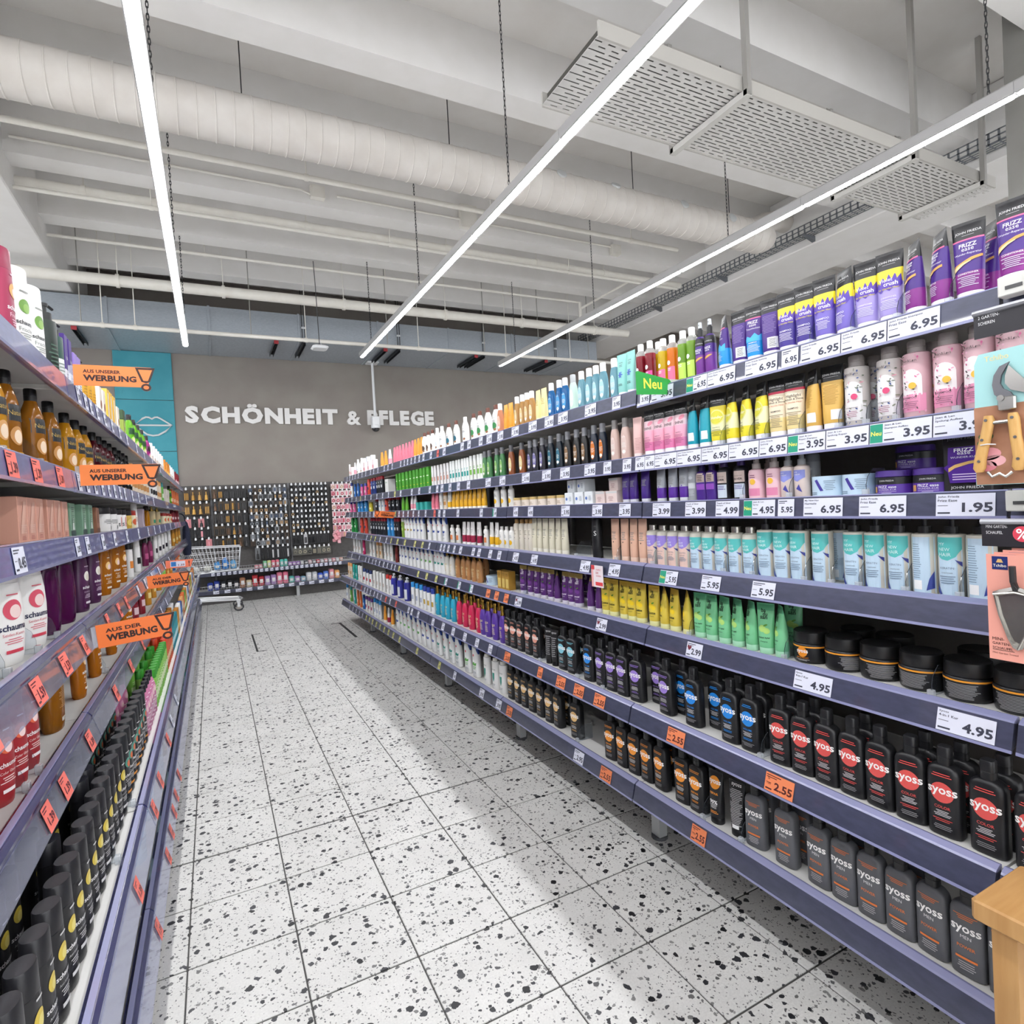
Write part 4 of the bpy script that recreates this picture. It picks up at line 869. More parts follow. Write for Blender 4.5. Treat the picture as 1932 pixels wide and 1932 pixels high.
spec('tubG', 'cream_tub', 'jar', 'ivory tub with golden lid', 'tub', .068, .068, .055, '#e9ddd0', '#c9ac6c', None, [('l', -.3, .3, .2, .5, 3, '#b09a80')]); spec('tubP', 'hair_mask_jar', 'jar', 'purple hair mask jar', 'tub', .094, .094, .066, '#4b2a86', '#4a2c84', [(.42, '#5b35a0'), (.72, '#232326')], [('t', 'JOHN FRIEDA', 0, .56, .4, '#e8e8e8', .0), ('t', 'FRIZZ ease', 0, .32, .5, '#f4f2f8', .01), ('t', 'WUNDER-KUR', 0, .20, .5, '#dcd2ee', .0), ('r', -.42, -.3, .1, .34, '#d8a657'), ('l', -.25, .25, .06, .14, 2, '#cfc2ea')])
spec('tubB', 'hair_mask_jar', 'jar', 'pale blue hair mask jar', 'can2', .094, .094, .062, '#c5dcee', None, None, [('p', [(-.2,.8),(-.1,.85),(.1,.3),(.0,.28)], '#4a3f9a'), ('l', .1, .4, .3, .8, 6, '#8aa0b4'), ('l', -.4, -.1, .1, .25, 2, '#6a8098')])
spec('silv', 'toner_bottle', 'bottle', 'black bottle with silver label', 'round', .05, .05, .165, '#1c1a22', '#3d2a66', None, [('r', -.42, .42, .44, .72, '#c9b6ae'), ('t', 'TOUCH OF', 0, .60, .6, '#3a3434', .0), ('t', 'SILVER', 0, .52, .66, '#3a3434', .02), ('r', -.42, .42, .06, .40, '#c9d3e0'), ('l', -.36, .36, .26, .38, 3, '#4a2f86')])
spec('silp', 'toner_bottle', 'bottle', 'violet bottle with silver label', 'flat', .045, .036, .18, '#4a2a86', '#3d2a66', None, [('r', -.42, .42, .5, .74, '#c0aca6'), ('l', -.3, .3, .52, .7, 4, '#4a3a3a'), ('r', -.42, .42, .3, .45, '#8a4ab0')])
spec('spP', 'hair_spray_bottle', 'spray', 'pink floral pump spray bottle', 'spray', .054, .05, .15, '#ecc3cc', '#b6aca8', None, [('d', 0, .42, .2, '#eebb44'), ('r', -.4, .4, .08, .26, '#e08aac'), ('l', -.3, .3, .5, .6, 2, '#a06a80')]); spec('spB', 'hair_spray_bottle', 'spray', 'grey-topped spray bottle with periwinkle arc', 'spray', .046, .046, .185, '#e3d2ca', '#9a9c9e', None, [('p', [(-.44,.62),(.44,.62),(.44,.45),(0,.36),(-.44,.42)], '#8f96dc'), ('t', 'MY', -.1, .57, .24, '#ffffff', .0), ('t', 'NEW', 0, .52, .4, '#ffffff', .0), ('p', [(-.1,.2),(.1,.3),(.3,.12)], '#4a4aa0')])
spec('crB', 'conditioner_bottle', 'bottle', 'ivory bottle with wooden cap', 'alu', .044, .044, .185, '#e0d9cb', '#b98f56', None, [('l', -.3, .3, .5, .66, 4, '#8a8272'), ('d', 0, .4, .07, '#3a3430')]); spec('whP', 'lotion_bottle', 'bottle', 'small white bottle with coloured label', 'round', .05, .036, .14, '#efeeea', '#eceae6', None, [('r', -.4, .4, .2, .45, '#e08a5a'), ('d', 0, .6, .14, '#3a4a4a')])
spec('whY', 'lotion_bottle', 'bottle', 'small white bottle with yellow spot', 'round', .05, .036, .14, '#efeeea', '#eceae6', None, [('d', 0, .3, .3, '#f0bc2c'), ('l', -.3, .3, .5, .65, 3, '#a0a4a6')])
def plain(key, desc, c, capc, pic, H=.18, W=.055, shape='natbox', name='lotion_bottle'): spec(key, name, 'bottle', desc, shape, W, W*.62, H, c, capc, None, [('r', -.38, .38, .25, .45, pic), ('l', -.3, .3, .5, .6, 2, pic)])
plain('wRed', 'white bottle with red cap', '#efefee', '#d23a34', '#c8c2c0', .19, .05, 'slim'); plain('wBlu', 'white bottle with sky blue cap', '#f0f1f2', '#2f8fd6', '#b0b8d0', .195, .05, 'slim'); plain('wBl2', 'white bottle with navy cap', '#f0f1f2', '#2a3f9a', '#c0a04a', .195, .05, 'slim'); plain('wTea', 'teal bottle', '#2aa39a', '#36b8ac', '#d8f0ee', .18, .045, 'slim'); plain('wGre', 'green lotion bottle', '#6ab04a', '#2f8a8a', '#e6f0d8', .19, .05, 'slim'); plain('wOra', 'orange lotion bottle', '#e0703a', '#d86a34', '#f4d0b0', .19, .045, 'slim'); plain('wPla', 'plain white slim bottle', '#eeeeec', '#eeeeec', '#d0c0b8', .185, .05, 'slim'); plain('wTan', 'tan and white bottle', '#e2d2bc', '#e0a060', '#c08a50', .18, .05, 'slim'); plain('wMag', 'magenta bottle', '#c92f6a', '#b8265c', '#f0c8d8', .18, .05, 'slim'); plain('wNav', 'white bottle with navy lid', '#f0f1f2', '#24356a', '#c8384a', .17, .055, 'slim'); plain('wTeB', 'slim white tube bottle with teal foot', '#edf0ee', '#edf0ee', '#2aa09a', .17, .036, 'slim'); plain('wGrB', 'slim white bottle with green foot', '#edf0ea', '#edf0ee', '#7ab84a', .175, .036, 'slim'); plain('wSli', 'slim white bottle with rosy print', '#eeecec', '#e8e6e6', '#d8a090', .165, .036, 'slim'); plain('wPur', 'purple-capped white lotion bottle', '#eeecea', '#7a4aa0', '#a8306a', .17, .045, 'slim'); plain('dkR', 'dark red translucent tube', '#7a2a26', '#6a2a26', '#9a4a44', .19, .055, 'slim'); plain('orA', 'amber lotion bottle', '#d8862a', '#c87a24', '#f0c070', .18, .05, 'slim'); plain('blS', 'blue bottle', '#2a6ab8', '#1f4a8a', '#cfe0f2', .17, .05, 'slim'); plain('pkS', 'pink and blue bottle', '#e0609a', '#3a3fa0', '#f4d0e0', .15, .055, 'slim'); plain('yeP', 'yellow pot', '#d8c83a', '#c8b82c', '#f2eab0', .11, .07, 'slim')
spec('bluP', 'shampoo_bottle', 'bottle', 'royal blue pump bottle', 'pump', .075, .06, .215, '#36389c', '#c9ccd2', None, [('r', -.36, .4, .08, .5, '#d9dde4'), ('l', -.3, .3, .15, .42, 6, '#a8aebc')]); spec('panP', 'shampoo_bottle', 'bottle', 'tall white pump bottle with crest', 'pump', .072, .046, .225, '#f1f0ee', '#e6e2da', None, [('p', [(-.16,.46),(.16,.46),(.13,.3),(0,.2),(-.13,.3)], '#1f8a7a'), ('t', 'PANTENE', 0, .55, .56, '#6a6a6a', .0), ('l', -.22, .22, .1, .16, 2, '#a0a4a8')])
tubeS('flexW', 'black folded tube', .05, .034, .185, '#1b1b1d', '#151517', None, [('t', 'syoss', 0, .9, .6, '#cfcfcf', .0), ('l', -.34, .34, .25, .8, 10, '#9a9a9c')])
# trolley-side gondola
def sch(key, desc, c, capc, W, D, H, pic, word, txt, shape='schauma'):
    spec(key, 'shampoo_bottle', 'bottle', desc, shape, W, D, H, c, capc, None, [('e', 0, .58, .24, .24, 0, pic), ('e', .06, .56, .15, .16, 20, {'#e8e4dc': '#d8d0c0', '#6a9a3c': '#8ab454', '#d4e6ea': '#e6f0f2', '#5a9a8a': '#d86a3a', '#d8c04a': '#e8d878'}.get(pic, '#f2d6d2')), ('t', 'schauma', 0, .40, .70, txt[0], .02), ('t', word, 0, .325, .56, txt[1], .0), ('l', -.28, .28, .22, .29, 3, txt[1]), ('r', -.22, .22, .13, .165, txt[2]), ('l', -.2, .2, .72, .76, 1, txt[1])])
sch('scW', 'large white bottle with red blossom', '#f1efec', '#f1efec', .10, .055, .222, '#d8566a', 'Seiden-Kamm', ('#23264a', '#d8707c', '#d8485a')); sch('scP', 'dark plum bottle with white blossom', '#4b1f4a', '#3a1a40', .075, .042, .225, '#e8e4dc', 'Kraft & Vitalität', ('#f2eef2', '#d8c8d8', '#efe6ee')); sch('scPt', 'see-through plum bottle', '~#5a1450', '#3a1436', .085, .05, .225, '#5a2058', '', ('#5a2058', '#5a2058', '#5a2058'))
SPEC['scPt']['pr'] = []
sch('scA', 'see-through amber bottle with almond picture', '~#c87a1c', '#b06a18', .075, .042, .225, '#f0c880', 'Argan-Öl', ('#f4efe6', '#f2e2c0', '#f4ead4')); spec('scAb', 'shampoo_bottle', 'bottle', 'wide amber bottle turned back to front', 'schauma', .105, .055, .24, '~#a5681c', '#8f5a18', None, [('l', -.3, .3, .3, .6, 14, '#b88a48'), ('r', -.18, .18, .12, .17, '#efe8da'), ('l', -.16, .16, .125, .165, 3, '#2a2420')])
sch('scR', 'red bottle with orange blossom', '#a02a30', '#8f242a', .07, .042, .215, '#e06a4a', 'Color Glanz', ('#f2ecec', '#f0d8d4', '#f4eaea')); sch('scK', 'slim black bottle with yellow fruit', '#232326', '#26262a', .062, .042, .205, '#d8c04a', 'Anti-Schuppen', ('#f0f0f0', '#d0d0d0', '#e6e6e6'), 'slim'); sch('scB', 'slim black bottle with green fruit', '#222427', '#26282b', .062, .042, .205, '#5a9a8a', 'Sport', ('#f0f0f0', '#d0d0d0', '#e89a3a'), 'slim'); sch('scI', 'pale ice-blue bottle', '#b6d4dc', '#c4dce2', .07, .042, .205, '#d4e6ea', 'Frische', ('#2a4a5a', '#5a7a8a', '#8fb4c0'), 'slim'); sch('scWh', 'white bottle with green leaf', '#eeefec', '#eeefec', .075, .055, .235, '#6a9a3c', 'Frische', ('#2a2a2e', '#8a8f8a', '#d8dcd8'), 'slim'); sch('scM', 'raspberry bottle with golden picture', '#9c1c4a', '#8c1840', .075, .055, .235, '#d8a04a', 'Fresh it', ('#f2eaee', '#f0c0d0', '#e0709a'), 'slim'); sch('scPk', 'rose pink bottle with dark cap', '#cf7fa6', '#222226', .06, .042, .19, '#e8b0c8', 'Gliss', ('#ffffff', '#f6e6ee', '#f2d0e0'), 'natbox')
spec('drkP', 'pump_bottle', 'bottle', 'dark green pump bottle', 'pump', .07, .05, .245, '#16261f', '#17181a', None, [('l', -.3, .3, .2, .5, 6, '#3a5a4a')]); spec('teaP', 'pump_bottle', 'bottle', 'teal and white pump bottle', 'pump', .06, .046, .215, '#e8ebea', '#17181a', [(.45, '#e8ebea'), (.8, '#16463c')], [('l', -.3, .3, .1, .4, 6, '#8a9a94')]); spec('puW', 'serum_carton', 'box', 'purple and white carton', 'box', .042, .042, .19, '#e6e3ec', None, [(.4, '#e6e3ec'), (1, '#4a2f86')], [('t', 'NA', 0, .6, .6, '#e6e0f2', .0), ('l', -.3, .3, .08, .34, 6, '#8f88a8')]); spec('liW2', 'serum_carton', 'box', 'lilac and white carton', 'box', .042, .042, .165, '#e6e9f0', None, [(.6, '#e6e9f0'), (1, '#9a82cc')], [('l', -.3, .3, .1, .5, 8, '#a8a8b8')]); spec('yePm', 'pump_bottle', 'bottle', 'yellow pump bottle with black head', 'pump', .05, .05, .19, '#e0a82a', '#1a1a1c', None, [('l', -.3, .3, .2, .5, 5, '#c08a1c')]); boxp('tanB', 'brown and white carton', .05, .05, .15, '#efe6da', [('e', 0, .5, .3, .35, 0, '#9a5a38'), ('l', -.3, .3, .1, .25, 3, '#a08a78')]); boxp('yeC', 'yellow and white carton', .05, .05, .18, '#e8b84a', [('r', -.4, .0, .1, .9, '#f2ece0')]); boxp('avoC', 'avocado pouch carton', .06, .045, .17, '#8fa040', [('e', 0, .45, .34, .5, 0, '#c6cf7a'), ('e', 0, .42, .14, .18, 0, '#7a4a24')], [(.7, '#8fa040'), (1, '#2f4a24')])
def nbx(key, desc, c, pic, lab='#1c2024'): spec(key, 'shampoo_bottle', 'bottle', desc, 'natbox', .062, .05, .215, '~'+c, '#151416', None, [('r', -.46, .46, .44, .62, lab), ('t', 'Nature', 0, .53, .74, '#c9a85a', .0), ('e', -.05, .28, .30, .36, 0, pic), ('e', -.02, .27, .2, .26, 0, '#f4dcc0'), ('r', -.44, .44, .04, .1, '#d8a830')])
nbx('nbA', 'amber bottle with black label', '#b0701c', '#c89050'); nbx('nbY', 'golden bottle with black label', '#dfa01c', '#d8a060'); nbx('nbR', 'wine-red bottle with black label', '#5a1420', '#b02438', '#20181c'); nbx('nbK', 'black see-through bottle', '#1a1c20', '#3a4a4a', '#101214'); nbx('nbG', 'lime green bottle with black cap', '#7fc832', '#b0dc6a', '#1a4a24'); nbx('nbM', 'magenta bottle with black cap', '#b83a90', '#d880b8', '#3a1430')
boxp('pinkC', 'blush hair colour carton', .072, .075, .108, '#d8a08c', [('p', [(-.4,.2),(.1,.9),(.4,.9),(.0,.2)], '#e3b4a0'), ('l', -.3, .3, .06, .16, 3, '#b0605a'), ('l', -.35, .35, .2, .4, 5, '#e8c4b4')]); boxp('greC', 'sage green hair colour carton', .07, .075, .105, '#7fa68c', [('r', -.48, .48, .0, .18, '#35504c'), ('l', -.38, .38, .72, .9, 3, '#2f4a3c'), ('p', [(-.2,.2),(.0,.6),(.2,.2)], '#dfe8e2'), ('l', -.3, .3, .4, .66, 4, '#5a8068')]); boxp('broC', 'brown hair colour carton', .06, .07, .098, '#9a6a52', [('l', -.38, .38, .4, .9, 7, '#6a4232'), ('r', -.48, .48, .0, .2, '#6a4636')])
spec('wTub', 'hair_mask_jar', 'jar', 'white angular tub with charcoal lid', 'tub', .085, .085, .105, '#e6e4e2', '#2b292b', None, [('l', -.36, .2, .3, .5, 4, '#6a6a6a'), ('r', .05, .3, .08, .22, '#4a4a4a')]); spec('wTubR', 'hair_mask_jar', 'jar', 'white tub with red print, charcoal lid', 'tub', .08, .08, .102, '#ebe9e7', '#2b292b', None, [('t', 'S', -.2, .25, .12, '#222222', .02), ('r', -.05, .02, .15, .6, '#d85040'), ('t', 'EASY', .15, .3, .3, '#3a5a5a', .0)]); spec('yTub', 'hair_mask_jar', 'jar', 'golden tub with charcoal lid', 'tub', .075, .075, .098, '#c9a23a', '#2b292b', None, [('e', 0, .35, .3, .25, 20, '#e8cf6a'), ('e', .2, .3, .12, .1, 0, '#7a5a18')]); spec('lilC', 'serum_carton', 'box', 'lilac carton with dark silhouette', 'box', .06, .05, .115, '#cdbcc8', None, None, [('e', 0, .45, .22, .7, 0, '#6a5058')]); spec('golP', 'oil_bottle', 'bottle', 'golden oil bottle with dark cap', 'taper', .042, .042, .17, '~#d8921c', '#2a1c18', None, []); spec('tanP', 'pump_bottle', 'bottle', 'sand-coloured bottle with golden pump', 'pump', .062, .05, .165, '#c9b48a', '!b99a50', None, [('r', -.3, .1, .12, .3, '#2f8f70'), ('l', -.3, .3, .4, .6, 3, '#8f7a50')]); spec('redJ', 'cream_tub', 'jar', 'red and ivory jar', 'tub', .06, .06, .10, '#e8dcb8', '#b8342a', None, [('e', 0, .35, .3, .3, 0, '#d8643a')])
plain('gapC', 'green-capped apple bottle', '#8fce5a', '#3f9a34', '#dff0c0', .175, .055, 'slim'); plain('orC', 'orange bottle', '#e0602a', '#d8482a', '#f4c8a0', .18, .055, 'slim'); plain('tqC', 'turquoise bottle', '#1f9aa8', '#147a88', '#c8ecf0', .185, .055, 'slim'); plain('drR', 'dark red conditioner bottle', '#8c1c2c', '#7a1826', '#e8c8cc', .19, .055, 'slim', 'conditioner_bottle'); plain('orW', 'white tube with orange drop', '#efeeec', '#2a2a2e', '#e08a3a', .19, .05, 'slim'); plain('blW', 'white bottle with black foot', '#f0efed', '#e8e6e4', '#2a2a2c', .185, .05, 'slim'); plain('plB', 'berry bottle with black cap', '#7a2050', '#1d1c1f', '#c05a8a', .18, .05, 'natbox'); plain('bkB', 'white bottle with black oval', '#f0efed', '#ebe9e7', '#2c2430', .175, .048, 'slim'); plain('gdB', 'golden lotion bottle', '#cf8f2a', '#b87a20', '#f0d890', .18, .055, 'slim')

# ---- the long gondola with the green flag: columns of each item's foot, near to far
random.seed(3)
def seq(key, *px): return [(key, p) for p in px]
shelf_row(1, 0, [('feC', 1918, 6), ('feC', 1873, -38), ('feC', 1824, 12), ('feS', 1766, -40), ('feS', 1716, -40), ('vcC', 1672, 12), ('vcC', 1635, 10), ('vcS', 1597, -24), ('vcS', 1563, 10), ('vcI', 1525, 12), ('vcI', 1493, 10), ('feB', 1466, 12), ('feT', 1438, 14), ('feB', 1400, 4), ('feT', 1370, -36), ('feSp', 1343), ('feSp', 1324)]
  + seq('juG', 1308, 1294) + seq('juO', 1272) + seq('juY', 1255, 1246) + seq('juR', 1230, 1213) + seq('guAt', 1194, 1177) + seq('guA', 1162, 1140, 1127, 1116, 1100) + seq('guC', 1084) + seq('guB', 1069, 1058, 1043)
  + seq('guYt', 1029, 1018) + seq('guO', 1006, 997, 988, 978) + seq('guOt', 966, 957) + seq('guPe', 946) + seq('liA', 938, 923, 908, 896) + seq('liW', 880) + seq('liT', 863, 849) + seq('liW', 836, 827) + seq('liB', 818, 810, 803) + seq('orT', 797, 791, 785)
  + seq('pkT', 780, 774, 768, 762, 756, 751, 746) + seq('wpT', 737) + seq('orT', 729, 722) + seq('bxPk', 708, 699, 691) + seq('liW', 684, 677) + seq('wpT', 671) + seq('bxPk', 666) + seq('wSli', 661, 657, 653))
shelf_row(1, 0, [('feS', 1745, 10), ('feC', 1850, 10), ('vcC', 1612, 8), ('feB', 1385, 5), ('feB', 1480, 5)], 0.06, 'back')
shelf_row(1, 0, seq('bxLB', 705, 697, 689), 0.07, 'back')
shelf_row(1, 1, seq('jlP', 1908, 1851, 1803, 1765, 1730) + seq('jlW', 1688, 1655, 1621, 1588) + [('hiB', 1555, 8), ('hiB', 1524, -34), ('hiS', 1495, 12), ('hiS', 1463, 8), ('goB', 1437, -26), ('goB', 1413, -34), ('goB', 1388, -30), ('goB', 1360, 14), ('tqB', 1340, -22), ('tqB', 1315, -30)]
  + seq('piS', 1293, 1271, 1250, 1234) + seq('palP', 1220, 1206) + seq('guR', 1195, 1183, 1163) + seq('guD', 1140, 1124) + seq('guK', 1106, 1091, 1074) + seq('guT', 1058, 1042) + seq('guN', 1026, 1013, 1003) + seq('guBr', 987, 967)
  + seq('guG', 950, 940, 926, 917) + seq('wGrB', 911, 905, 898, 891) + seq('wTeB', 885, 880, 875, 869, 864, 858, 853) + seq('wSli', 847, 841, 835, 829, 823, 818) + seq('bxG', 813, 806, 800, 793, 787, 780, 773, 766, 760, 754) + seq('bxW', 737) + seq('cBR', 723, 719, 715) + seq('cNR', 709, 704) + seq('cRed', 698) + seq('pkS', 691, 684) + seq('blS', 677, 671) + seq('wBl2', 665) + seq('cWh', 660, 655))
shelf_row(1, 1, seq('jlW', 1640) + seq('guK', 1115, 1066) + seq('guT', 1035), 0.075, 'back')
shelf_row(1, 2, seq('tubP', 1750, 1683) + seq('tubB', 1625, 1566) + seq('cSil', 1536) + seq('spB', 1516, 1495) + seq('spP', 1473, 1453, 1430) + seq('silv', 1401, 1368) + seq('silp', 1346, 1328) + seq('cSil', 1312) + seq('gvT', 1293, 1272, 1250) + seq('puT', 1220, 1198, 1184)
  + seq('bxP', 1164, 1143) + seq('bxB', 1121, 1102, 1083) + seq('tubG', 1063, 1045, 1027, 1011, 996, 980) + seq('whY', 966, 952, 939) + seq('yeT', 915, 906, 897, 889, 881, 873, 865, 858) + seq('ylT', 850) + seq('wTan', 842) + seq('wPla', 834) + seq('pkT', 826, 819) + seq('bxT', 809, 800, 792) + seq('wpT', 785, 779) + seq('grT', 769, 762)
  + seq('cBR', 753, 745, 738) + seq('cRed', 731) + seq('cWh', 725, 719) + seq('cBR', 713) + seq('yeP', 701) + seq('cBlu', 692, 685, 679) + seq('pkS', 670, 664) + seq('cWh', 657))
shelf_row(1, 3, [('mnB', 1848), ('mnP', 1798, 0), ('mnB', 1750), ('mnP', 1701, 0), ('mnP', 1661, 0), ('mnP', 1621, 5), ('mnB', 1591), ('mnP', 1555, 2), ('mnP', 1528, 8), ('mnP', 1501, -2), ('mnP', 1468, 14), ('mnP', 1441, 14)]
  + seq('mnS', 1415, 1391, 1368, 1343, 1322) + seq('mnL', 1301, 1280, 1262, 1244) + seq('pcT', 1217, 1199, 1182, 1164) + seq('blk', 1129) + seq('crT', 1068, 1056, 1044, 1032, 1021, 1011) + seq('crB', 1005, 998, 988, 978) + seq('whY', 968, 958, 949) + seq('ylT', 940, 930) + seq('whP', 919) + seq('mrT', 906, 894, 886, 878) + seq('whP', 866, 855)
  + seq('hsB', 842, 832, 823, 813) + seq('hsB', 800, 793, 786) + seq('hsY', 780, 774, 769) + seq('cGW', 763) + seq('cBR', 754, 749) + seq('cBlu', 743, 736) + seq('cBR', 729, 724, 719, 714, 709, 704) + seq('cRed', 692, 684) + seq('cGr', 673, 667) + seq('cVio', 660))
shelf_row(1, 4, [('syJarB', 1901), ('syJarB', 1823), ('syJarB', 1735), ('syJarB', 1661, 30), ('syJarB', 1603, 60), ('syJar', 1545, 5), ('baG', 1480, -38), ('baG', 1448, 12), ('baG', 1421, -30), ('baG', 1396, -22), ('baG', 1370, -14), ('baG', 1345, -8), ('baG', 1325, 4), ('baY', 1300, -38), ('baY', 1276, -12), ('baY', 1257, -34), ('baY', 1237, 6), ('baY', 1211, 6), ('baY', 1197, 10), ('baY', 1181, 4), ('baY', 1160, 4), ('baY', 1147, 18),
   ('baL', 1134, -40), ('baL', 1117, -36), ('baL', 1094, 10), ('baL', 1082, 8), ('baL', 1070, 6), ('baL', 1054, -34), ('baL', 1042, 6), ('baL', 1029, 6), ('baL', 1016, 4), ('baL', 1004, 6), ('baL', 990, 16)]
  + seq('bxGo', 964, 957, 949) + seq('tubB', 931) + seq('ogK', 918, 907, 897, 886, 877, 866) + seq('ogW', 855, 846) + seq('hsT', 839, 832, 826) + seq('hsG', 816, 808, 800) + seq('hsB', 792, 785, 778) + seq('hsB', 770, 764, 759) + seq('dkR', 750) + seq('wPla', 740, 734, 728) + seq('wTan', 720, 714) + seq('wPla', 707, 701) + seq('wMag', 688) + seq('wPla', 680, 675, 670) + seq('orA', 663, 658))
shelf_row(1, 4, [('syJarB', 1690), ('syJarB', 1620), ('syJarB', 1770), ('syJarB', 1850), ('syJarB', 1560), ('baG', 1500, 20), ('baL', 1110, 10), ('baL', 1080, 10)], 0.125, 'back')
shelf_row(1, 5, seq('syR', 1960, 1871, 1788, 1720, 1665, 1611, 1566, 1523, 1481) + seq('syB', 1421, 1383, 1358, 1313, 1294) + seq('syP', 1262, 1246, 1206, 1179, 1160, 1139) + seq('syB', 1116) + seq('syT', 1084, 1067) + [('flexW', 1049, 20), ('flexW', 1038, 24)] + seq('syS', 1017, 1002, 987, 974, 963)
  + seq('ogP', 951, 937, 924, 914) + seq('ogR', 906, 892, 880, 869) + seq('ogT', 858, 847, 838, 828) + seq('wBl2', 819, 811, 804) + seq('wBlu', 797, 789, 781) + seq('bluP', 770, 757, 745) + seq('wRed', 739, 733) + seq('wPla', 726, 720, 714, 708) + seq('wNav', 701, 695, 689) + seq('wPla', 683, 679) + seq('wTea', 674, 669) + seq('wTan', 664, 660))
shelf_row(1, 5, seq('syR', 1900, 1820, 1750, 1690, 1640, 1590, 1545, 1500) + seq('syB', 1440, 1400, 1335, 1300) + seq('syP', 1268, 1225, 1196, 1170, 1150) + seq('syT', 1100) + seq('syS', 1030, 1010, 996, 980) + seq('ogP', 945, 930) + seq('ogR', 912, 898, 884) + seq('ogT', 863, 850, 840), 0.058, 'back')
shelf_row(1, 6, seq('syM', 1900, 1830, 1760, 1700, 1650, 1608, 1555, 1488, 1431) + [('syTubeB', 1395, 10), ('syTube', 1355, 4)] + seq('syO', 1321, 1293, 1252, 1226, 1202, 1179, 1157) + seq('syG', 1091, 1057, 1041, 1024, 1009, 995, 982, 969) + seq('panP', 952, 938, 922) + seq('hsGb', 901, 886) + seq('hsTb', 868, 856, 844, 832) + seq('hsBb', 822, 812, 803) + seq('hsGb', 794, 785, 776, 768, 761) + seq('hsBb', 754)
  + seq('orT', 742) + seq('mrT', 735) + seq('orT', 728) + seq('wBlu', 719, 714, 709) + seq('wPur', 703, 698, 693) + seq('blS', 688) + seq('wOra', 682, 677) + seq('wTea', 671) + seq('wGre', 664) + seq('wBlu', 657))
shelf_row(1, 6, seq('syM', 1860, 1790, 1725, 1680, 1630, 1580, 1521, 1450) + seq('syO', 1335, 1270, 1240, 1215, 1190) + seq('syG', 1075, 1050, 1032, 1016), 0.058, 'back')
# items standing on others: hair mask jars in a second tier
for i, (px, k2, lab) in enumerate(((1688, 'tubP', 'purple hair mask jar stacked on top of another on the third shelf'), (1103, 'bxB', 'white flower carton stacked on the third shelf, nearer to the camera of two'), (1084, 'bxB', 'white flower carton stacked on the third shelf beside ivory tubs'), (1165, 'bxP', 'blush carton stacked on the third shelf beside purple tubes'))):
    S = SPEC[k2]; X = XR + 0.022 + S['D']/2 + (0.02 if k2 != 'tubP' else 0.10)
    y = min((p for p in PLACED if p[0] == 1 and p[1] == 2 and p[3] == k2), key=lambda p: abs(p[2]-shelf_y(px, X, SZ[2])), default=(0, 0, shelf_y(px, X, SZ[2])))[2]
    z = surf(1, 2, y) + (S['H'] + 0.0015 if k2 != 'tubP' else 0.0006)
    if k2 == 'tubP':
        thing('hair_mask_jar', 'purple hair mask jar in the dark behind the front jars, lower of two', 'jar', (X, y, z), R(-90), 'hair mask jars behind', product(k2, False)); z += S['H'] + 0.001
    thing(S['name'], lab.replace('nearer to the camera of two', 'near the carton edge'), S['cat'], (X, y, z), R(-92), 'second tier items', product(k2, False))
# sachet display
b = MB(); b.bbox(-.052, .052, -.002, .05, 0, .19, P('#1d1c20'), .003); ps = [('stand', b.build('stand'))]
b = MB(); b.prism([(-.032, .03), (.032, .03), (.036, .075), (.046, .09), (.036, .105), (.034, .145), (-.034, .145), (-.036, .09), (-.046, .08), (-.036, .065)], -.012, -.004, P('#4f2a8c', .25)); ps.append(('sachet', b.build('sachet')))
b = MB(); b.text('JOHN FRIEDA', 0, .172, .08, P('#8a8a8c'), -.0028, bold=0.0); b.text('FRIZZ', 0, .135, .042, P('#f0eef6'), -.0126); b.text('ease', 0, .124, .028, P('#f0eef6'), -.0126, bold=0.0); b.text('WUNDER-KUR', 0, .112, .058, P('#d8cfe8'), -.0126, bold=0.0)
b.prism([(-.034, .066), (-.02, .078), (.01, .089), (.034, .093), (.034, .101), (.01, .098), (-.02, .089), (-.034, .078)], -.0128, -.0122, P('#d9b06a')); b.text('JOHN FRIEDA', 0, .014, .07, P('#e8e8e8'), -.0028, bold=0.0)
for q in range(3): b.box(-.026, .026, -.0128, -.0122, .040+q*.008, .043+q*.008, P('#d8c2e6'))
ps.append(('label_print', b.build('label_print')))
yy = shelf_y(1822, XR+.03, SZ[2]); thing('sachet_display', 'black stand holding a purple hair treatment sachet, third shelf', 'display', (XR+.040, yy, SZ[2]+.001), R(-90), None, ps).scale.z = 0.76

# ---- the gondola beside the trolley (columns grow with distance)
shelf_row(-1, 0, [('scM', 4, 0)] + seq('scWh', 33, 62) + seq('drkP', 92) + seq('teaP', 107) + seq('puW', 115, 124) + seq('liW2', 134, 141) + seq('yePm', 152, 161, 169) + seq('tanB', 180, 187) + seq('yeC', 196, 202, 208) + seq('tanB', 215) + seq('avoC', 228) + seq('nbG', 246, 254, 262, 269) + seq('nbM', 278) + seq('wPla', 286, 291, 295, 299, 303, 306) + seq('orA', 311, 315, 318) + seq('wPla', 321, 324, 327) + seq('drR', 331, 334, 336))
shelf_row(-1, 1, seq('nbY', -12) + seq('nbA', 16, 66, 98) + seq('nbY', 128, 147, 162) + seq('nbR', 179, 190, 200, 209) + seq('nbK', 219, 227, 234, 240) + seq('wTan', 248, 254, 260, 266, 272, 277) + seq('blW', 284, 289, 293) + seq('wTan', 297, 301) + seq('wGre', 306) + seq('tanB', 311, 315) + seq('nbG', 320) + seq('wOra', 325, 329, 333, 336))
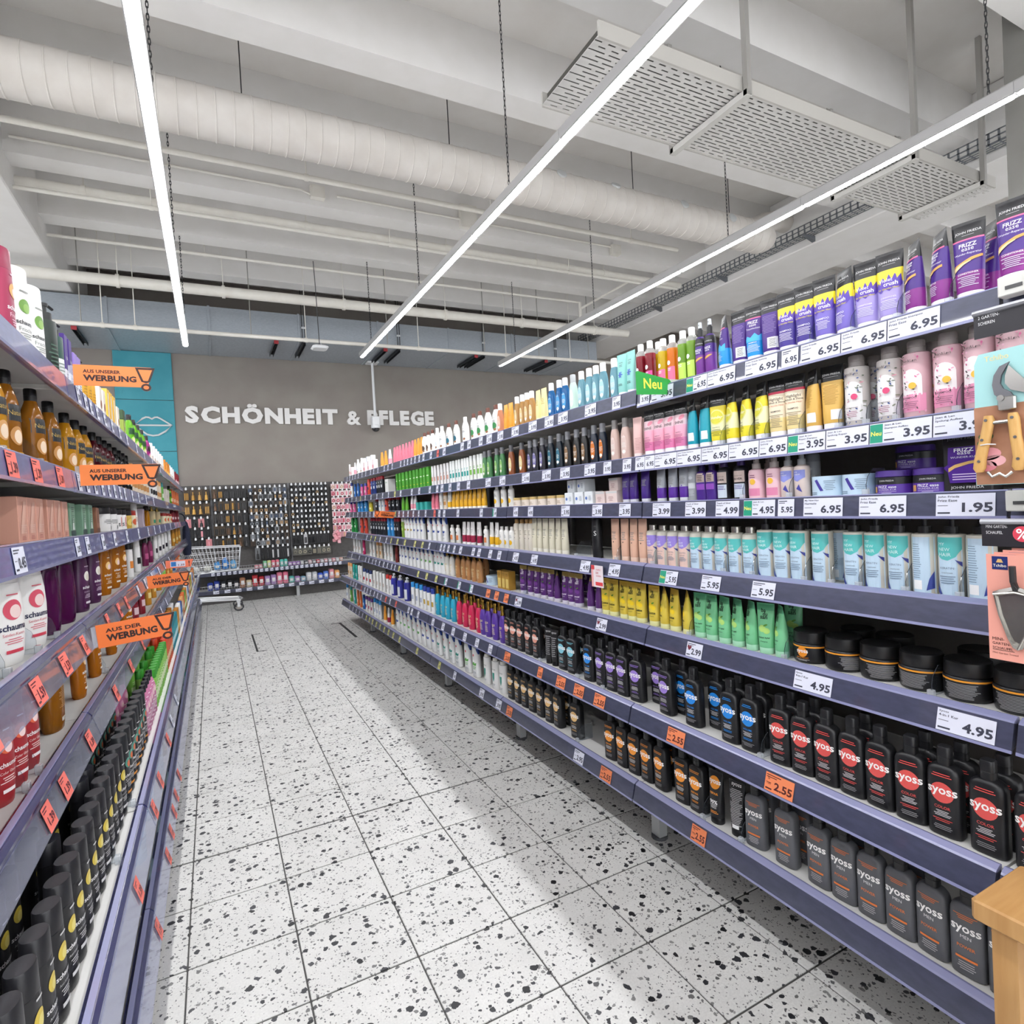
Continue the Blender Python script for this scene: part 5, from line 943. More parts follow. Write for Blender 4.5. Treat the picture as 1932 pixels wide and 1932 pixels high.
shelf_row(-1, 2, [('pinkC', p, 0) for p in (8, 26, 44, 67, 82, 97)] + [('greC', 112, 0), ('greC', 136, 0), ('greC', 150, 0), ('broC', 166, 0)] + seq('wTub', 188, 202) + seq('wTubR', 213, 222) + seq('yTub', 234) + seq('redJ', 246) + seq('wPla', 254) + seq('lilC', 264) + seq('golP', 277) + seq('tanP', 287, 297) + seq('redJ', 307, 313, 319) + seq('drR', 325, 330, 335))
shelf_row(-1, 3, [('scW', 8, -26), ('scW', 56, -26)] + seq('scPt', 92, 122) + seq('scP', 155, 178) + seq('scA', 198, 216, 230) + seq('orW', 246) + seq('blW', 260) + seq('plB', 275, 284) + seq('bkB', 294, 301, 307, 313) + seq('wPla', 320) + seq('gdB', 327, 333, 338))
shelf_row(-1, 4, [('scR', -40), ('scR', 0), ('scR', 27), ('scR', 52), ('scAb', 100, 0), ('scA', 150, 0), ('scA', 180, 0), ('scA', 211, 0)] + seq('scA', 240) + seq('drR', 255, 268) + seq('gdB', 280, 290, 300) + seq('gapC', 309) + seq('orA', 316, 322) + seq('blS', 328) + seq('wOra', 333, 337))
for rr, (nm, dp, o_) in enumerate((('', 0.0, 0.0), ('middle', 0.05, 0.03), ('back', 0.10, 0.01))):
    blk_ = [('scK', 0.42+o_+i*0.078, random.uniform(-14, -4)) for i in range(22)] + [('scB', 2.16+o_+i*0.074, random.uniform(-16, -6)) for i in range(8)]
    far_ = [('scPk', 2.76+o_+i*0.064) for i in range(6)] + [('gapC', 3.16+o_+i*0.06) for i in range(12)] + [('orC', 3.9+o_+i*0.06) for i in range(8)] + [('tqC', 4.4+o_+i*0.06) for i in range(10)] + [(('gdB', 'wPla', 'blS', 'wTan', 'wOra', 'gapC')[(i//4) % 6], 5.02+o_+i*0.06) for i in range(70 if not rr else 8)]
    shelf_row(-1, 5, blk_ + far_, dp, nm, True)
shelf_row(-1, 6, seq('scI', 262, 280, 298) + seq('scB', 305, 310, 316) + seq('scK', 320, 325, 329) + seq('scI', 333, 337) + seq('wTea', 341, 344, 347))

# ================================================================== PRICE TAGS
TAGS = {}
paper = P('#dfe1f0', 0.55); ink = P('#3a3c4c', 0.5); ora_p = P('#f08a5c', 0.55); red_p = P('#f0766a', 0.55); yel_p = P('#dbd98a', 0.55); neu_g = P('#16997a', 0.5); neu_y = P('#f2ec66', 0.5)
def tag_mesh(kind, w, txt, name=''):
    key = (kind, w, txt, name)
    if key in TAGS: return TAGS[key]
    h = 0.053; pm = {'w': paper, 'n': paper, 'h': paper, 'g': paper, 'o': ora_p, 'r': red_p, 'y': yel_p}[kind]
    ik = {'o': P('#5a2a2a'), 'r': P('#5a2430')}.get(kind, ink)
    b = MB(); b.box(-w/2, w/2, -0.0008, 0.0, -h/2, h/2, pm); ps = [('card', b.build('card'))]
    b = MB(); y = -0.0013; x0 = -w/2
    if kind in ('n', 'g'):
        gw = 0.034 if kind == 'n' else 0.016
        b.box(-w/2+.001, -w/2+gw, y, -0.0009, -h/2+.002, h/2-.002, neu_g); b.text('Neu', -w/2+gw/2+.0005, 0, gw*0.8, neu_y, y-0.0004, bold=0.02) if kind == 'n' else None; x0 = -w/2+gw
    if kind == 'h':
        b.prism([(x0+.014, -.004), (x0+.024, .006), (x0+.023, .013), (x0+.018, .014), (x0+.014, .010), (x0+.010, .014), (x0+.005, .013), (x0+.004, .006)], y, -0.0009, P('#7a2a3a'))
    free = w/2 - x0; pw = min(free*0.62, 0.062) if w > 0.06 else free*0.72
    b.text(txt, w/2-0.004, -0.006, pw, ik, y, height=0.023 if w > 0.06 else 0.019, bold=0.03, align='R')
    if name and w > 0.1:
        for i, ln in enumerate(name.split('|')): b.text(ln, x0+0.004, 0.0195-i*0.0085, min(free*0.85, 0.0042*len(ln)), ik, y, height=0.006, bold=0.01, align='L')
    else:
        b.box(x0+.004, x0+.004+free*.5, y, -0.0009, .019, .0215, ik); b.box(x0+.004, x0+.004+free*.36, y, -0.0009, .0135, .0155, ik)
    if w > 0.06:
        b.box(x0+.004, x0+.004+free*.22, y, -0.0009, -.021, -.017, ik); b.box(x0+.004, x0+.004+free*.18, y, -0.0009, -.002, -.0008, ik)
        if kind == 'o': b.text('%', x0+.012, .012, .008, ik, y, bold=0.0); b.text('-13%', x0+.013, -.004, .016, ik, y, bold=0.0)
    ps.append(('print', b.build('print'))); TAGS[key] = ps; return ps
TC = {}
KN = {'w': 'white', 'n': 'white', 'h': 'white', 'g': 'white', 'o': 'orange', 'r': 'coral', 'y': 'yellow'}
def tags(side, s, lst):
    last = None
    rows = []
    for t in lst:
        kind, px, w, txt = t[:4]
        xf = (XR if s < 5 else XRL) if side > 0 else (XL if s < 5 else XLL)
        low = s > 2
        tilt = (0.017/0.058) if low and side > 0 else (0.0175/0.056 if low else 0.006/0.056)
        off = (0.0335 if side > 0 else 0.0385) if low else 0.0200
        zc = SZ[s] - (0.032 if low else 0.028)
        X = xf - side*(off + 0.001); y = shelf_y(px, X, zc)
        rows.append([y, kind, w, txt, t[4] if len(t) > 4 else '', X, zc, tilt])
    rows.sort()
    for a, c in zip(rows, rows[1:]):
        m = (a[2]+c[2])/2 + 0.003
        if c[0]-a[0] < m: c[0] = a[0]+m
    for y, kind, w, txt, nm, X, zc, tilt in rows:
        if y - w/2 < (0.66 if side > 0 else 0.3) or y + w/2 > (7.9 if side > 0 else 9.5): continue
        zz = zc + surf(side, s, y) - SZ[s]
        k2 = (KN[kind], side, s); TC[k2] = TC.get(k2, 0) + 1
        lbl = f"{ORD[TC[k2]-1]} {KN[kind]} price tag from near end, marked {txt}, {SNAME[s]} rail, {SIDE_NAME[side]}"
        thing('price_tag', lbl, 'price tag', (X, y, zz), R(-90 if side > 0 else 90), 'shelf price tags', tag_mesh(kind, w, txt, nm), rx=math.atan(tilt)*(-1 if s > 2 else -1))
L_, M_, S_ = 0.122, 0.078, 0.047
def many(kind, w, txt, *px): return [(kind, p, w, txt) for p in px]
tags(1, 0, [('w', 1842, L_, '6.95', 'John Frieda Spülung|Frizz Ease'), ('w', 1722, L_, '6.95', 'John Frieda Shampoo|Frizz Ease'), ('w', 1634, L_, '6.95', 'John Frieda|Spülung'), ('w', 1562, L_, '6.95', 'John Frieda|Shampoo'), ('w', 1490, S_+.01, '6.95'), ('w', 1435, L_, '6.95', 'John Frieda Spülung|Frizz Ease'), ('w', 1360, L_, '6.95', 'John Frieda Shampoo|Frizz Ease'), ('n', 1315, .1, '6.95'), ('w', 1249, L_, '3.95', 'Shampoo'), ('w', 1216, S_+.01, '3.95')]
  + many('w', S_+.01, '3.95', 1163) + many('w', M_+.01, '3.95', 1114, 1062, 1036, 1005, 972) + many('w', M_, '3.95', 944, 923) + many('w', S_+.01, '3.89', 907, 885, 872, 838) + many('r', S_, '2.99', 826) + many('w', S_, '3.89', 813, 799) + many('w', .036, '3.45', 791, 783, 776, 769, 763, 756, 740, 732, 725, 713, 705, 699, 690, 683, 676, 670, 665, 660, 655))
tags(1, 1, [('w', 1815, L_, '3.95', 'Jean & Len|Spülung Aufbau'), ('n', 1727, L_+.03, '3.95', 'Jean & Len|Shampoo Aufbau'), ('w', 1648, L_, '3.95', 'Jean & Len|Spülung Repair'), ('n', 1576, L_, '3.95', 'Jean & Len|Repair Shampoo'), ('w', 1520, L_-.02, '6.95', 'John Frieda|Spülung'), ('w', 1463, L_, '6.95', 'John Frieda|Shampoo'), ('w', 1408, L_, '6.95', 'John Frieda Spülung|Sheer Blonde'), ('w', 1355, L_, '6.95', 'John Frieda Shampoo|Sheer Blonde'), ('w', 1308, L_, '6.95', 'John Frieda Shampoo|Brilliant'), ('w', 1267, S_+.01, '6.95'), ('w', 1236, S_+.01, '6.95')]
  + many('w', S_+.01, '3.95', 1183, 1146) + many('w', M_+.01, '3.95', 1113, 1066, 1031, 992) + many('w', M_, '3.95', 948, 921) + many('w', S_+.01, '3.45', 884, 865, 849, 834) + many('w', S_, '3.45', 825, 811, 791, 777, 756) + many('y', S_, '3.25', 745) + many('w', .036, '3.25', 733, 722, 711, 700, 689, 672, 664, 657) + many('y', .036, '3.25', 680))
tags(1, 2, [('w', 1820, L_, '1.95', 'John Frieda|Frizz Ease'), ('w', 1664, L_, '6.95', 'John Frieda|Frizz Ease'), ('w', 1552, L_, '6.95', 'My New Hair|Haarmaske'), ('w', 1483, S_+.01, '5.95'), ('n', 1432, L_, '4.95', 'Jean & Len|Spray'), ('w', 1372, L_-.02, '4.99', 'Touch of Silver|Shampoo'), ('w', 1312, L_-.02, '3.99', 'Touch of Silver|Spülung'), ('w', 1248, L_-.02, '3.99', 'Touch of Silver|Shampoo')]
  + many('w', M_, '3.95', 1179, 1127, 1067) + many('w', S_+.01, '4.95', 1001, 973) + many('g', S_+.01, '1.49', 933) + many('w', S_, '1.49', 908) + many('w', S_, '6.45', 864, 838) + many('w', S_, '1.75', 829) + many('r', S_, '2.99', 820) + many('w', .036, '4.49', 803, 790, 780, 770, 761, 753) + many('y', .036, '4.49', 746) + many('w', .036, '4.49', 730, 720, 712, 705, 698, 691, 683, 675, 667, 660))
tags(1, 3, [('w', 1440, M_+.01, '5.95', ''), ('w', 1341, M_+.01, '5.95', ''), ('n', 1261, M_+.02, '5.95', '')] + many('w', M_, '4.95', 1159, 1104) + many('w', M_-.01, '4.95', 1008, 973) + many('w', S_, '3.95', 942, 925, 904, 893, 869) + many('w', .036, '3.95', 857, 846, 838, 832, 810) + many('y', S_, '2.95', 797, 783, 764, 750) + many('y', .036, '2.95', 738, 708, 700) + many('w', .036, '3.95', 729, 717, 692, 672, 664))
tags(1, 4, [('w', 1821, L_, '4.95', 'Syoss|4-in-1 Kur'), ('w', 1533, L_, '4.95', 'Syoss|4-in-1 Kur'), ('h', 1310, M_, '2.99'), ('h', 1135, M_, '2.99'), ('h', 978, M_, '2.99')] + many('o', S_+.01, '1.69', 955, 937, 921) + many('g', S_+.01, '1.19', 889, 866, 841) + many('y', S_, '3.25', 823, 805, 789, 753) + many('w', .036, '3.25', 745, 739, 731, 724, 716, 709, 703, 696, 690, 678, 664))
tags(1, 5, [('o', 1470, M_+.02, '2.55'), ('o', 1275, M_+.01, '2.55')] + many('o', M_, '2.55', 1131, 1092, 1058) + many('o', S_, '2.55', 1019) + many('o', M_-.01, '2.55', 957) + many('w', S_+.005, '5.75', 925, 900, 877, 855, 836, 817) + many('w', S_, '3.95', 789, 777, 771) + many('r', S_, '2.99', 747, 728) + many('w', .036, '3.95', 736, 719, 712, 706, 699, 693, 688, 672, 667, 662) + many('r', .036, '2.99', 682))
tags(1, 6, [('o', 1318, M_-.01, '2.55'), ('o', 1143, M_, '2.55'), ('w', 1092, M_, '2.95'), ('o', 961, M_-.01, '2.55')] + many('w', M_-.01, '8.95', 941, 909) + many('w', S_, '3.95', 858) + many('y', S_, '2.95', 829, 787, 754) + many('y', S_, '2.95', 742, 733, 725, 717, 710, 703, 697, 691) + many('w', .036, '2.95', 684, 678, 672, 666, 660))
tags(-1, 1, many('r', M_-.01, '1.39', 23, 70, 114) + many('w', S_, '2.99', 150, 165, 180, 194, 206, 217, 227, 236, 250, 262, 276, 290))
tags(-1, 0, many('w', S_, '2.95', 148, 162, 172, 184, 198, 212, 226, 240, 258, 272, 288, 302))
tags(-1, 2, [('w', 37, M_, '0.45')] + many('w', S_+.01, '2.95', 147, 166, 195, 217, 240, 262, 280, 292, 302, 312, 322, 330, 336))
tags(-1, 3, many('r', M_-.01, '1.59', -20, 73, 124) + many('r', S_, '1.59', 160, 205, 226, 240) + many('w', S_, '2.15', 262, 275, 288, 300, 310, 320))
tags(-1, 4, many('r', M_-.02, '1.39', 93, 124, 171, 220, 248) + many('r', S_, '1.39', 270, 285) + many('w', S_, '2.15', 296, 305, 314, 322))
tags(-1, 5, many('r', S_, '1.39', 262, 292, 303, 318) + many('w', S_, '1.99', 325, 333))
tags(-1, 6, many('r', S_, '1.39', 300, 318, 324, 329, 333, 338))

# ================================================================== FLAGS
def werbung(w, h, l1, l2, shade='#f57d3a', mirror=False):
    """flag from x=0 (clip) to x=w, facing -y"""
    pm = P(shade, 0.4); dk = P('#33150f', 0.45)
    b = MB(); b.prism([(0.0, -h/2), (w-0.018, -h/2), (w-0.002, h/2-0.004), (w-0.006, h/2), (0.0, h/2)], -0.001, 0.001, pm); ps = [('flag_sheet', b.build('flag_sheet'))]
    b = MB(); y = -0.0016
    tx = w*.30 if mirror else w*.115; fw = 0.92 if mirror else 1.0
    b.text(l1, tx, h*.20, fw*w*.46, dk, y, bold=0.03, align='L', height=h*.17); b.text(l2, tx, -h*.12, fw*w*.66, dk, y, bold=0.045, align='L', height=h*.30)
    def frame(o, i):
        k = len(o); n0 = len(b.v); b.v += [(p[0], y, p[1]) for p in o] + [(p[0], y, p[1]) for p in i]
        for j in range(k): b.face((n0+j, n0+(j+1) % k, n0+k+(j+1) % k, n0+k+j), dk)
    ox, t = (w*.12 if mirror else w*.90), 0.006
    frame([(ox-.028, h*.48), (ox-.013, -h*.22), (ox, -h*.29), (ox+.010, -h*.22), (ox+.025, h*.48)], [(ox-.0200, h*.48-t), (ox-.0075, -h*.17), (ox-.001, -h*.27+t), (ox+.0045, -h*.17), (ox+.0175, h*.48-t)])
    rr = [(math.cos(a*math.pi/9), math.sin(a*math.pi/9)) for a in range(18)]
    frame([(ox-.001+.0135*c, -h*.50+.0115*s_) for c, s_ in rr], [(ox-.001+.0075*c, -h*.50+.006*s_) for c, s_ in rr])
    ps.append(('lettering', b.build('lettering')))
    b = MB(); b.add([(ox-.001+.0135*c, -0.0002, -h*.50+.0115*s_) for c, s_ in rr] + [(ox-.001+.0135*c, 0.0008, -h*.50+.0115*s_) for c, s_ in rr], [tuple(range(18)), tuple(reversed(range(18, 36)))], pm); ps.append(('dot', b.build('dot')))
    b = MB(); b.box(-0.012, 0.02, 0.0012, 0.003, -h*.45, h*.45, CLEAR('#f2f4f8', .25)); b.cyl((0.018, 0.0), h*.22, -0.0012, 0.0032, CLEAR('#f2f4f8', .2), 16); b.v = b.v[:8] + [(p[0], p[2]+0.0032, p[1]) for p in b.v[8:]]; ps.append(('clip', b.build('clip')))
    return ps
def flag(label, X, y, z, w, h, l1, l2, tilt=0.0, shade='#f57d3a', yaw=0.0, mirror=False):
    o = thing('promotion_flag', label, 'sign', (X, y, z), R(yaw), 'orange promotion flags', werbung(w, h, l1, l2, shade, mirror)); o.rotation_euler = (0, R(tilt), R(yaw)); return o
flag('orange flag reading AUS UNSERER WERBUNG, upper of the two', -0.345, 2.14, 1.905, 0.205, 0.062, 'AUS UNSERER', 'WERBUNG', 0.0, '#f98a45')
flag('orange flag reading AUS UNSERER WERBUNG, under the upper one', -0.345, 2.14, 1.605, 0.205, 0.062, 'AUS UNSERER', 'WERBUNG', 0.0, '#f98a45')
flag('orange flag reading AUS DER WERBUNG, big and near', -0.318, 2.06, 1.13, 0.195, 0.068, 'AUS DER', 'WERBUNG', -4.5)
flag('small orange flag reading AUS DER WERBUNG farther down the aisle', -0.325, 3.62, 1.132, 0.195, 0.068, 'AUS DER', 'WERBUNG', -3)
ps = werbung(0.16, 0.055, '', '') if False else None
b = MB(); b.prism([(0, -.028), (.16, -.028), (.178, .028), (0, .028)], -.001, .001, P('#f57d5a', .4)); ps = [('flag_sheet', b.build('flag_sheet'))]
b = MB(); b.box(.03, .125, -.0022, -.0012, -.02, .02, paper); b.box(.034, .066, -.0028, -.0023, -.016, .016, P('#2a78c0')); b.text('1.39', .12, -.008, .04, P('#7a2420'), -.0028, height=.014, align='R'); ps.append(('print', b.build('print')))
b = MB(); b.text('!', .15, 0, .008, P('#33150f'), -.0018, height=.04); ps.append(('exclamation_mark', b.build('exclamation_mark')))
thing('promotion_flag', 'orange price flag reading 1.39 far down the aisle', 'sign', (-0.325, 4.95, 1.13), 0, 'orange promotion flags', ps)
o = flag('orange flag reading WERBUNG pointing out from the green-flag gondola', XR-0.02, 5.55, SZ[2]-0.03, 0.20, 0.06, 'AUS DER', 'WERBUNG', 8, mirror=True)
o.location = (XR-0.225, 5.55, SZ[2]-0.012)
# green arrow flag
b = MB(); gx = P('#3aa84e', .4)
b.prism([(0.0, -.042), (.155, -.036), (.185, -.003), (.16, .022), (.008, .046), (0.0, .042)], -.001, .001, gx); ps = [('flag_sheet', b.build('flag_sheet'))]
b = MB(); b.text('Neu', .078, .001, .088, P('#f2ee5a', .45), -.0018, bold=.02); ps.append(('lettering', b.build('lettering')))
b = MB(); b.prism([(.155, -.036), (.21, -.036), (.21, .024), (.16, .022), (.185, -.003)], -.0008, .0008, P('#e3e4e8', .45)); ps.append(('clip', b.build('clip')))
thing('promotion_flag', 'green arrow flag reading Neu in yellow letters', 'sign', (1.425, 1.72, 1.872), 0, None, ps)
# red loyalty card on the fourth rail
b = MB(); b.box(-.045, .045, -.001, .0, -.05, .05, P('#efe4e8')); ps = [('card', b.build('card'))]
b = MB(); b.box(-.045, -.02, -.0016, -.0011, .03, .05, P('#e04a50')); b.box(-.045, -.03, -.0016, -.0011, -.05, .03, P('#f0b0b0')); b.text('DOPPELT', .012, .03, .04, P('#d8485a'), -.0016, bold=0); b.text('DIE', .0, .016, .02, P('#d8485a'), -.0016, bold=0); b.text('SCHON', .01, .002, .036, P('#d8485a'), -.0016, bold=0); b.box(-.015, .04, -.0016, -.0011, -.042, -.026, P('#e04a50')); ps.append(('print', b.build('print')))
yy = shelf_y(1127, XR-.046, 1.12); thing('promotion_card', 'pink and white promotion card hanging on the fourth rail', 'sign', (XR-.047, yy, 1.095), R(-90), None, ps)

# ================================================================== CLEAR DIVIDERS
clr = CLEAR('#f4f7fa', .015); edge = CLEAR('#c2c8cf', .3); dark_edge = CLEAR('#4a4f57', .6)  # front edges coloured dark to stand for refraction in the clear plastic
b = MB(); prof = [(-.012, 0), (.075, 0), (.075, .075), (.02, .075), (-.004, .052), (-.012, .03)]
k = len(prof); b.v = [(-.0009, p, z) for p, z in prof] + [(.0009, p, z) for p, z in prof]
b.face([0, 1, 2, 3, 4, 5][::-1], clr); b.face([6, 7, 8, 9, 10, 11], clr)
for i in range(k): b.face((i, (i+1) % k, k+(i+1) % k, k+i), dark_edge if i in (3, 4, 5) else edge)
plate = b.build('plate'); b = MB(); b.bbox(-.008, .008, -.022, -.008, 0, .018, CLEAR('#f4f7fa', .35), .002); b.box(-.014, .014, -.022, -.012, 0, .004, CLEAR('#f4f7fa', .35)); clipm = b.build('clip')
random.seed(5)
def dividers(side, s, pxs, stand=0.013):
    xf = (XR if s < 5 else XRL) if side > 0 else (XL if s < 5 else XLL)
    for i, px in enumerate(sorted(pxs, reverse=side > 0)):
        y = shelf_y(px, xf, SZ[s])
        # slide into the gap between two goods that is nearest
        ys = sorted(((p[2], SPEC[p[3]]['W']/2) for p in PLACED if p[0] == side and p[1] == s), key=lambda q: q[0])
        best = min((abs((a[0]+a[1]+c[0]-c[1])/2-y), (a[0]+a[1]+c[0]-c[1])/2) for a, c in zip(ys, ys[1:]))[1] if len(ys) > 1 else y
        if abs(best-y) < 0.09: y = best
        thing('shelf_divider', f'{ORD[i]} clear plastic divider from near end, {SNAME[s]} shelf, {SIDE_NAME[side]}', 'divider', (xf + side*0.028, y, surf(side, s, y)+.0008), R(-90 if side > 0 else 90), f'clear dividers, {SNAME[s]} shelf, {SIDE_NAME[side]}', [('plate', plate), ('clip', clipm)])
dividers(1, 0, (1788, 1682, 1605, 1530)); dividers(1, 1, (1815, 1700, 1620, 1560, 1495, 1440, 1395, 1345)); dividers(1, 2, (1640, 1480, 1410)); dividers(1, 3, (1810, 1705, 1625, 1563, 1508, 1419, 1372, 1235, 1150, 1095)); dividers(1, 4, (1757, 1500, 1302, 980)); dividers(1, 5, (1437, 1086, 1122, 1020)); dividers(1, 6, (1396, 1315, 1085))
dividers(-1, 1, (20, 85)); dividers(-1, 3, (30, 90, 130)); dividers(-1, 4, (60, 92, 210)); dividers(-1, 5, (235, 262))

# ================================================================== WALL UNIT WITH HANGING GOODS
PEG_Y = 11.22
b = MB(); pegm = N('#4d4a49', '#555251', 30, .6); b.box(-1.6, 4.0, PEG_Y, PEG_Y+.03, .001, 2.0, pegm); ps = []
root = link('peg_wall', None); props(root, 'dark perforated wall unit with hooks under the lettering', 'display wall')
link('back_panel', b.build('back_panel'), root)
for x in (-1.59, -.02, 1.22, 2.46):
    b = MB(); b.box(x, x+.03, PEG_Y-.02, PEG_Y, .0, 2.0, P('#77777a', .5, .4)); link('upright', b.build('upright'), root)
wr = N('#3f4152', '#484a5e', 20, .35)
b = MB(); b.box(-1.6, 3.9, 11.0, PEG_Y-.001, .001, .2, pegm); link('shadow_kick', b.build('shadow_kick'), root)  # dark kick added to fill the strip that lies in shadow under the shelf
for z, nm in ((.535, 'upper'), (.235, 'lower')):
    b = MB(); b.box(-1.6, 3.9, 10.86, PEG_Y, z-.03, z, board_m); sh = link('shelf', b.build('shelf'), root)
    b = MB(); b.box(-1.6, 3.9, 10.845, 10.859, z-.055, z+.005, wr); link('price_rail', b.build('price_rail'), sh)
for x in (-.6, 1.24):
    b = MB(); b.box(x, x+.05, 10.9, 10.95, 0, .2, foot_m); link('foot', b.build('foot'), root)
b = MB(); b.tube([(0, 0, 0), (0, -.14, .004)], .0028, P('#8a8a8c', .3, .8), 6); b.bbox(-.015, .015, -.15, -.142, -.014, .016, P('#eceef0', .4), .004); b.prism([(-.015, .016), (.015, .016), (.006, .032), (-.006, .032)], -.15, -.142, P('#eceef0', .4)); hook_me = b.build('hook')
random.seed(21)
PACK = {}
def pack_mesh(card, item, w, h, v):
    key = (card, item, w, h, v)
    if key in PACK: return PACK[key]
    b = MB(); b.prism([(-w/2, -h), (w/2, -h), (w/2, -.004), (w*.3, 0), (-w*.3, 0), (-w/2, -.004)], -.002, .0, P(card, .5)); m = P(item, .35)
    if v == 0: b.bbox(-w*.16, w*.16, -.022, -.002, -h*.9, -h*.25, m, .004)
    elif v == 1:
        b.tube([(w*.3*math.cos(a*math.pi/6), -.012, -h*.58+w*.3*math.sin(a*math.pi/6)) for a in range(12)], w*.10, m, 6, True)
    elif v == 2:
        for q in (-.25, 0, .25): b.tube([(w*q, -.008, -h*.3), (w*q, -.008, -h*.88)], w*.09, m, 6)
    else:
        b.cyl((0, -.014), w*.3, -h*.92, -h*.5, m, 10, w*.2); b.tube([(0, -.012, -h*.5), (0, -.012, -h*.22)], w*.09, m, 6)
    PACK[key] = b.build('hanging_pack'); return PACK[key]
pcount = {}
hk = 0
def hang(x, z, card, item, w, h, v, nm, region):
    global hk
    if hk < 298: link('hook', hook_me, root, (x, PEG_Y, z)); hk += 1
    pcount[region] = pcount.get(region, 0)+1
    i = pcount[region]
    thing(nm, region.format(ORD[(i-1) % 45]), 'accessory pack', (x, PEG_Y-.1, z-.004), 0, 'hair accessory packs on the wall hooks', [('pack', pack_mesh(card, item, w, h, v))])
def section(x0, x1, z0, z1, nx, nz, cards, items, vs, nm, base):
    dx, dz = (x1-x0)/nx, (z1-z0)/nz
    for j in range(nz):
        for i in range(nx):
            rowname = ['first', 'second', 'third', 'fourth', 'fifth', 'sixth', 'seventh', 'eighth', 'ninth', 'tenth', 'eleventh', 'twelfth'][j]
            hang(x0+dx*(i+.5), z1-dz*j-.03, random.choice(cards), random.choice(items), dx*.93, dz*.84, random.choice(vs), nm, '{} ' + f'{base}, {rowname} row from the top')
section(-.42, -.03, 1.50, 1.97, 4, 2, ['#3a2c1c', '#4a3820'], ['#d8a64a', '#b8862c', '#c89a50'], [3, 2], 'hair_brush_pack', 'golden brush pack beside the trolley')
section(-.42, -.03, .95, 1.48, 4, 3, ['#1c1c1e', '#28282a', '#d88f94'], ['#26262a', '#e89aa4', '#151517'], [0, 3], 'hair_brush_pack', 'dark brush pack beside the trolley')
section(.0, .54, .92, 1.97, 6, 5, ['#2a2a2c', '#3a3532', '#4a3a28', '#222224'], ['#1c1c1e', '#6a4a30', '#b8893a', '#3a3a3c'], [0, 2, 3], 'hair_brush_pack', 'slim comb pack on the brush section')
section(.56, 1.20, .93, 1.97, 8, 9, ['#55575c', '#4a4c50', '#222226', '#8a8c90', '#4a3c30', '#1c1c1f'], ['#4a5a78', '#1c1c1e', '#3a2a20', '#9aa0a8', '#b89468'], [0, 1, 2], 'hair_clip_pack', 'small clip pack left of the tie section'.replace('left of', 'before'))
section(1.24, 1.90, 1.12, 1.99, 9, 9, ['#17171a', '#222226', '#17171a', '#5c5f65'], ['#101013', '#1c1a1c', '#c9a878', '#2c2420'], [1, 1, 2], 'hair_tie_pack', 'small tie pack on the hair tie section')
section(1.24, 1.90, .70, .86, 8, 1, ['#2a2a2c', '#6a6a62'], ['#b8b09a', '#1c1c1f', '#8a8578'], [1, 2], 'hair_band_pack', 'glittering band pack low on the tie section')
section(1.24, 1.90, .88, 1.10, 10, 1, ['#d0d0d3', '#1c1c1f', '#242428', '#17171a', '#1c1c1f'], ['#1a1a1d', '#101012'], [2, 0], 'hair_band_pack', 'long band pack on the hair tie section')
section(1.96, 2.36, .98, 1.99, 5, 8, ['#ecd3d4', '#f0e4e2', '#e3a9b4'], ['#d2506a', '#e88aa0', '#c8405a', '#d8b08a'], [0, 1], 'childrens_clip_pack', 'pink clip pack at the end gondola')
section(.62, 1.20, .66, .92, 7, 1, ['#26262a', '#3a3a3e', '#1c1c1f', '#77797d'], ['#151517', '#c8c8ca', '#2a2a2c'], [3, 0], 'hair_band_pack', 'large black accessory pack above the wall shelf')
# goods on the wall shelves, one by one
cols = ['#e89aa6', '#e6d6a0', '#8fcaa8', '#dfe29a', '#e8788c', '#5cc0b4', '#5cc0b4', '#b88ad0', '#a87ac8', '#e8c8d0', '#9a9aa0', '#d8d8da', '#c8504a', '#e0a0b0']
wc = {}
def soft_pack(x, y, z, c, w, h, d, label, nm='sponge_pack'):
    b = MB(); b.bbox(-w/2, w/2, -d/2, d/2, 0, h, P(c, .5), min(w, h, d)*.22); ps = [('pack', b.build('pack'))]
    b = MB(); b.box(-w*.3, w*.3, -d/2-.0012, -d/2-.0002, h*.3, h*.7, P('#eceaea', .4)); ps.append(('label', b.build('label')))
    thing(nm, label, 'pack', (x, y, z), 0, 'goods on the wall shelves', ps)
for i in range(22):
    c = ['#e89aa6', '#e89aa6', '#7fbf94', '#dfe29a', '#e8788c', '#e8788c', '#5cc0b4', '#5cc0b4', '#b88ad0', '#b88ad0', '#a87ac8', '#c9c9cc', '#55555a', '#e6c0c8', '#8a8a90', '#d05060', '#c9c9cc', '#e0a0a8', '#b0b4b8', '#e89aa6', '#c9c9cc', '#dfb0a0'][i]
    x = .62 + i*.068; h = .12 if 2 <= i < 8 else .06
    soft_pack(x, 10.98+.02*(i % 2), .5356, c, .058, h, .1, f'{ORD[i]} soft bathroom pack from the trolley on the upper wall shelf')
lowc = ['#2a3f9a', '#2a3f9a', '#23262c', '#1c1c20', '#2a2a30', '#b07a5a', '#d8c8a8', '#c8303c', '#b82a38', '#b090c8', '#a888c0', '#e8809a', '#e87a96', '#5cb8b0', '#b890c8', '#8ab0c8', '#d4d6da', '#c4c8cc', '#3a5ac0', '#5a80d8', '#e89aa4', '#e8a86a']
for i, c in enumerate(lowc):
    x = -.10 + i*.098; h = [.13, .15, .14, .16, .13, .17, .12, .19, .16, .16, .17, .20, .20, .11, .10, .09, .15, .15, .12, .14, .17, .14][i]
    soft_pack(x, 11.0, .2356, c, .085, h, .13, f'{ORD[i]} plump pack from the trolley on the lower wall shelf', 'scrubber_pack')
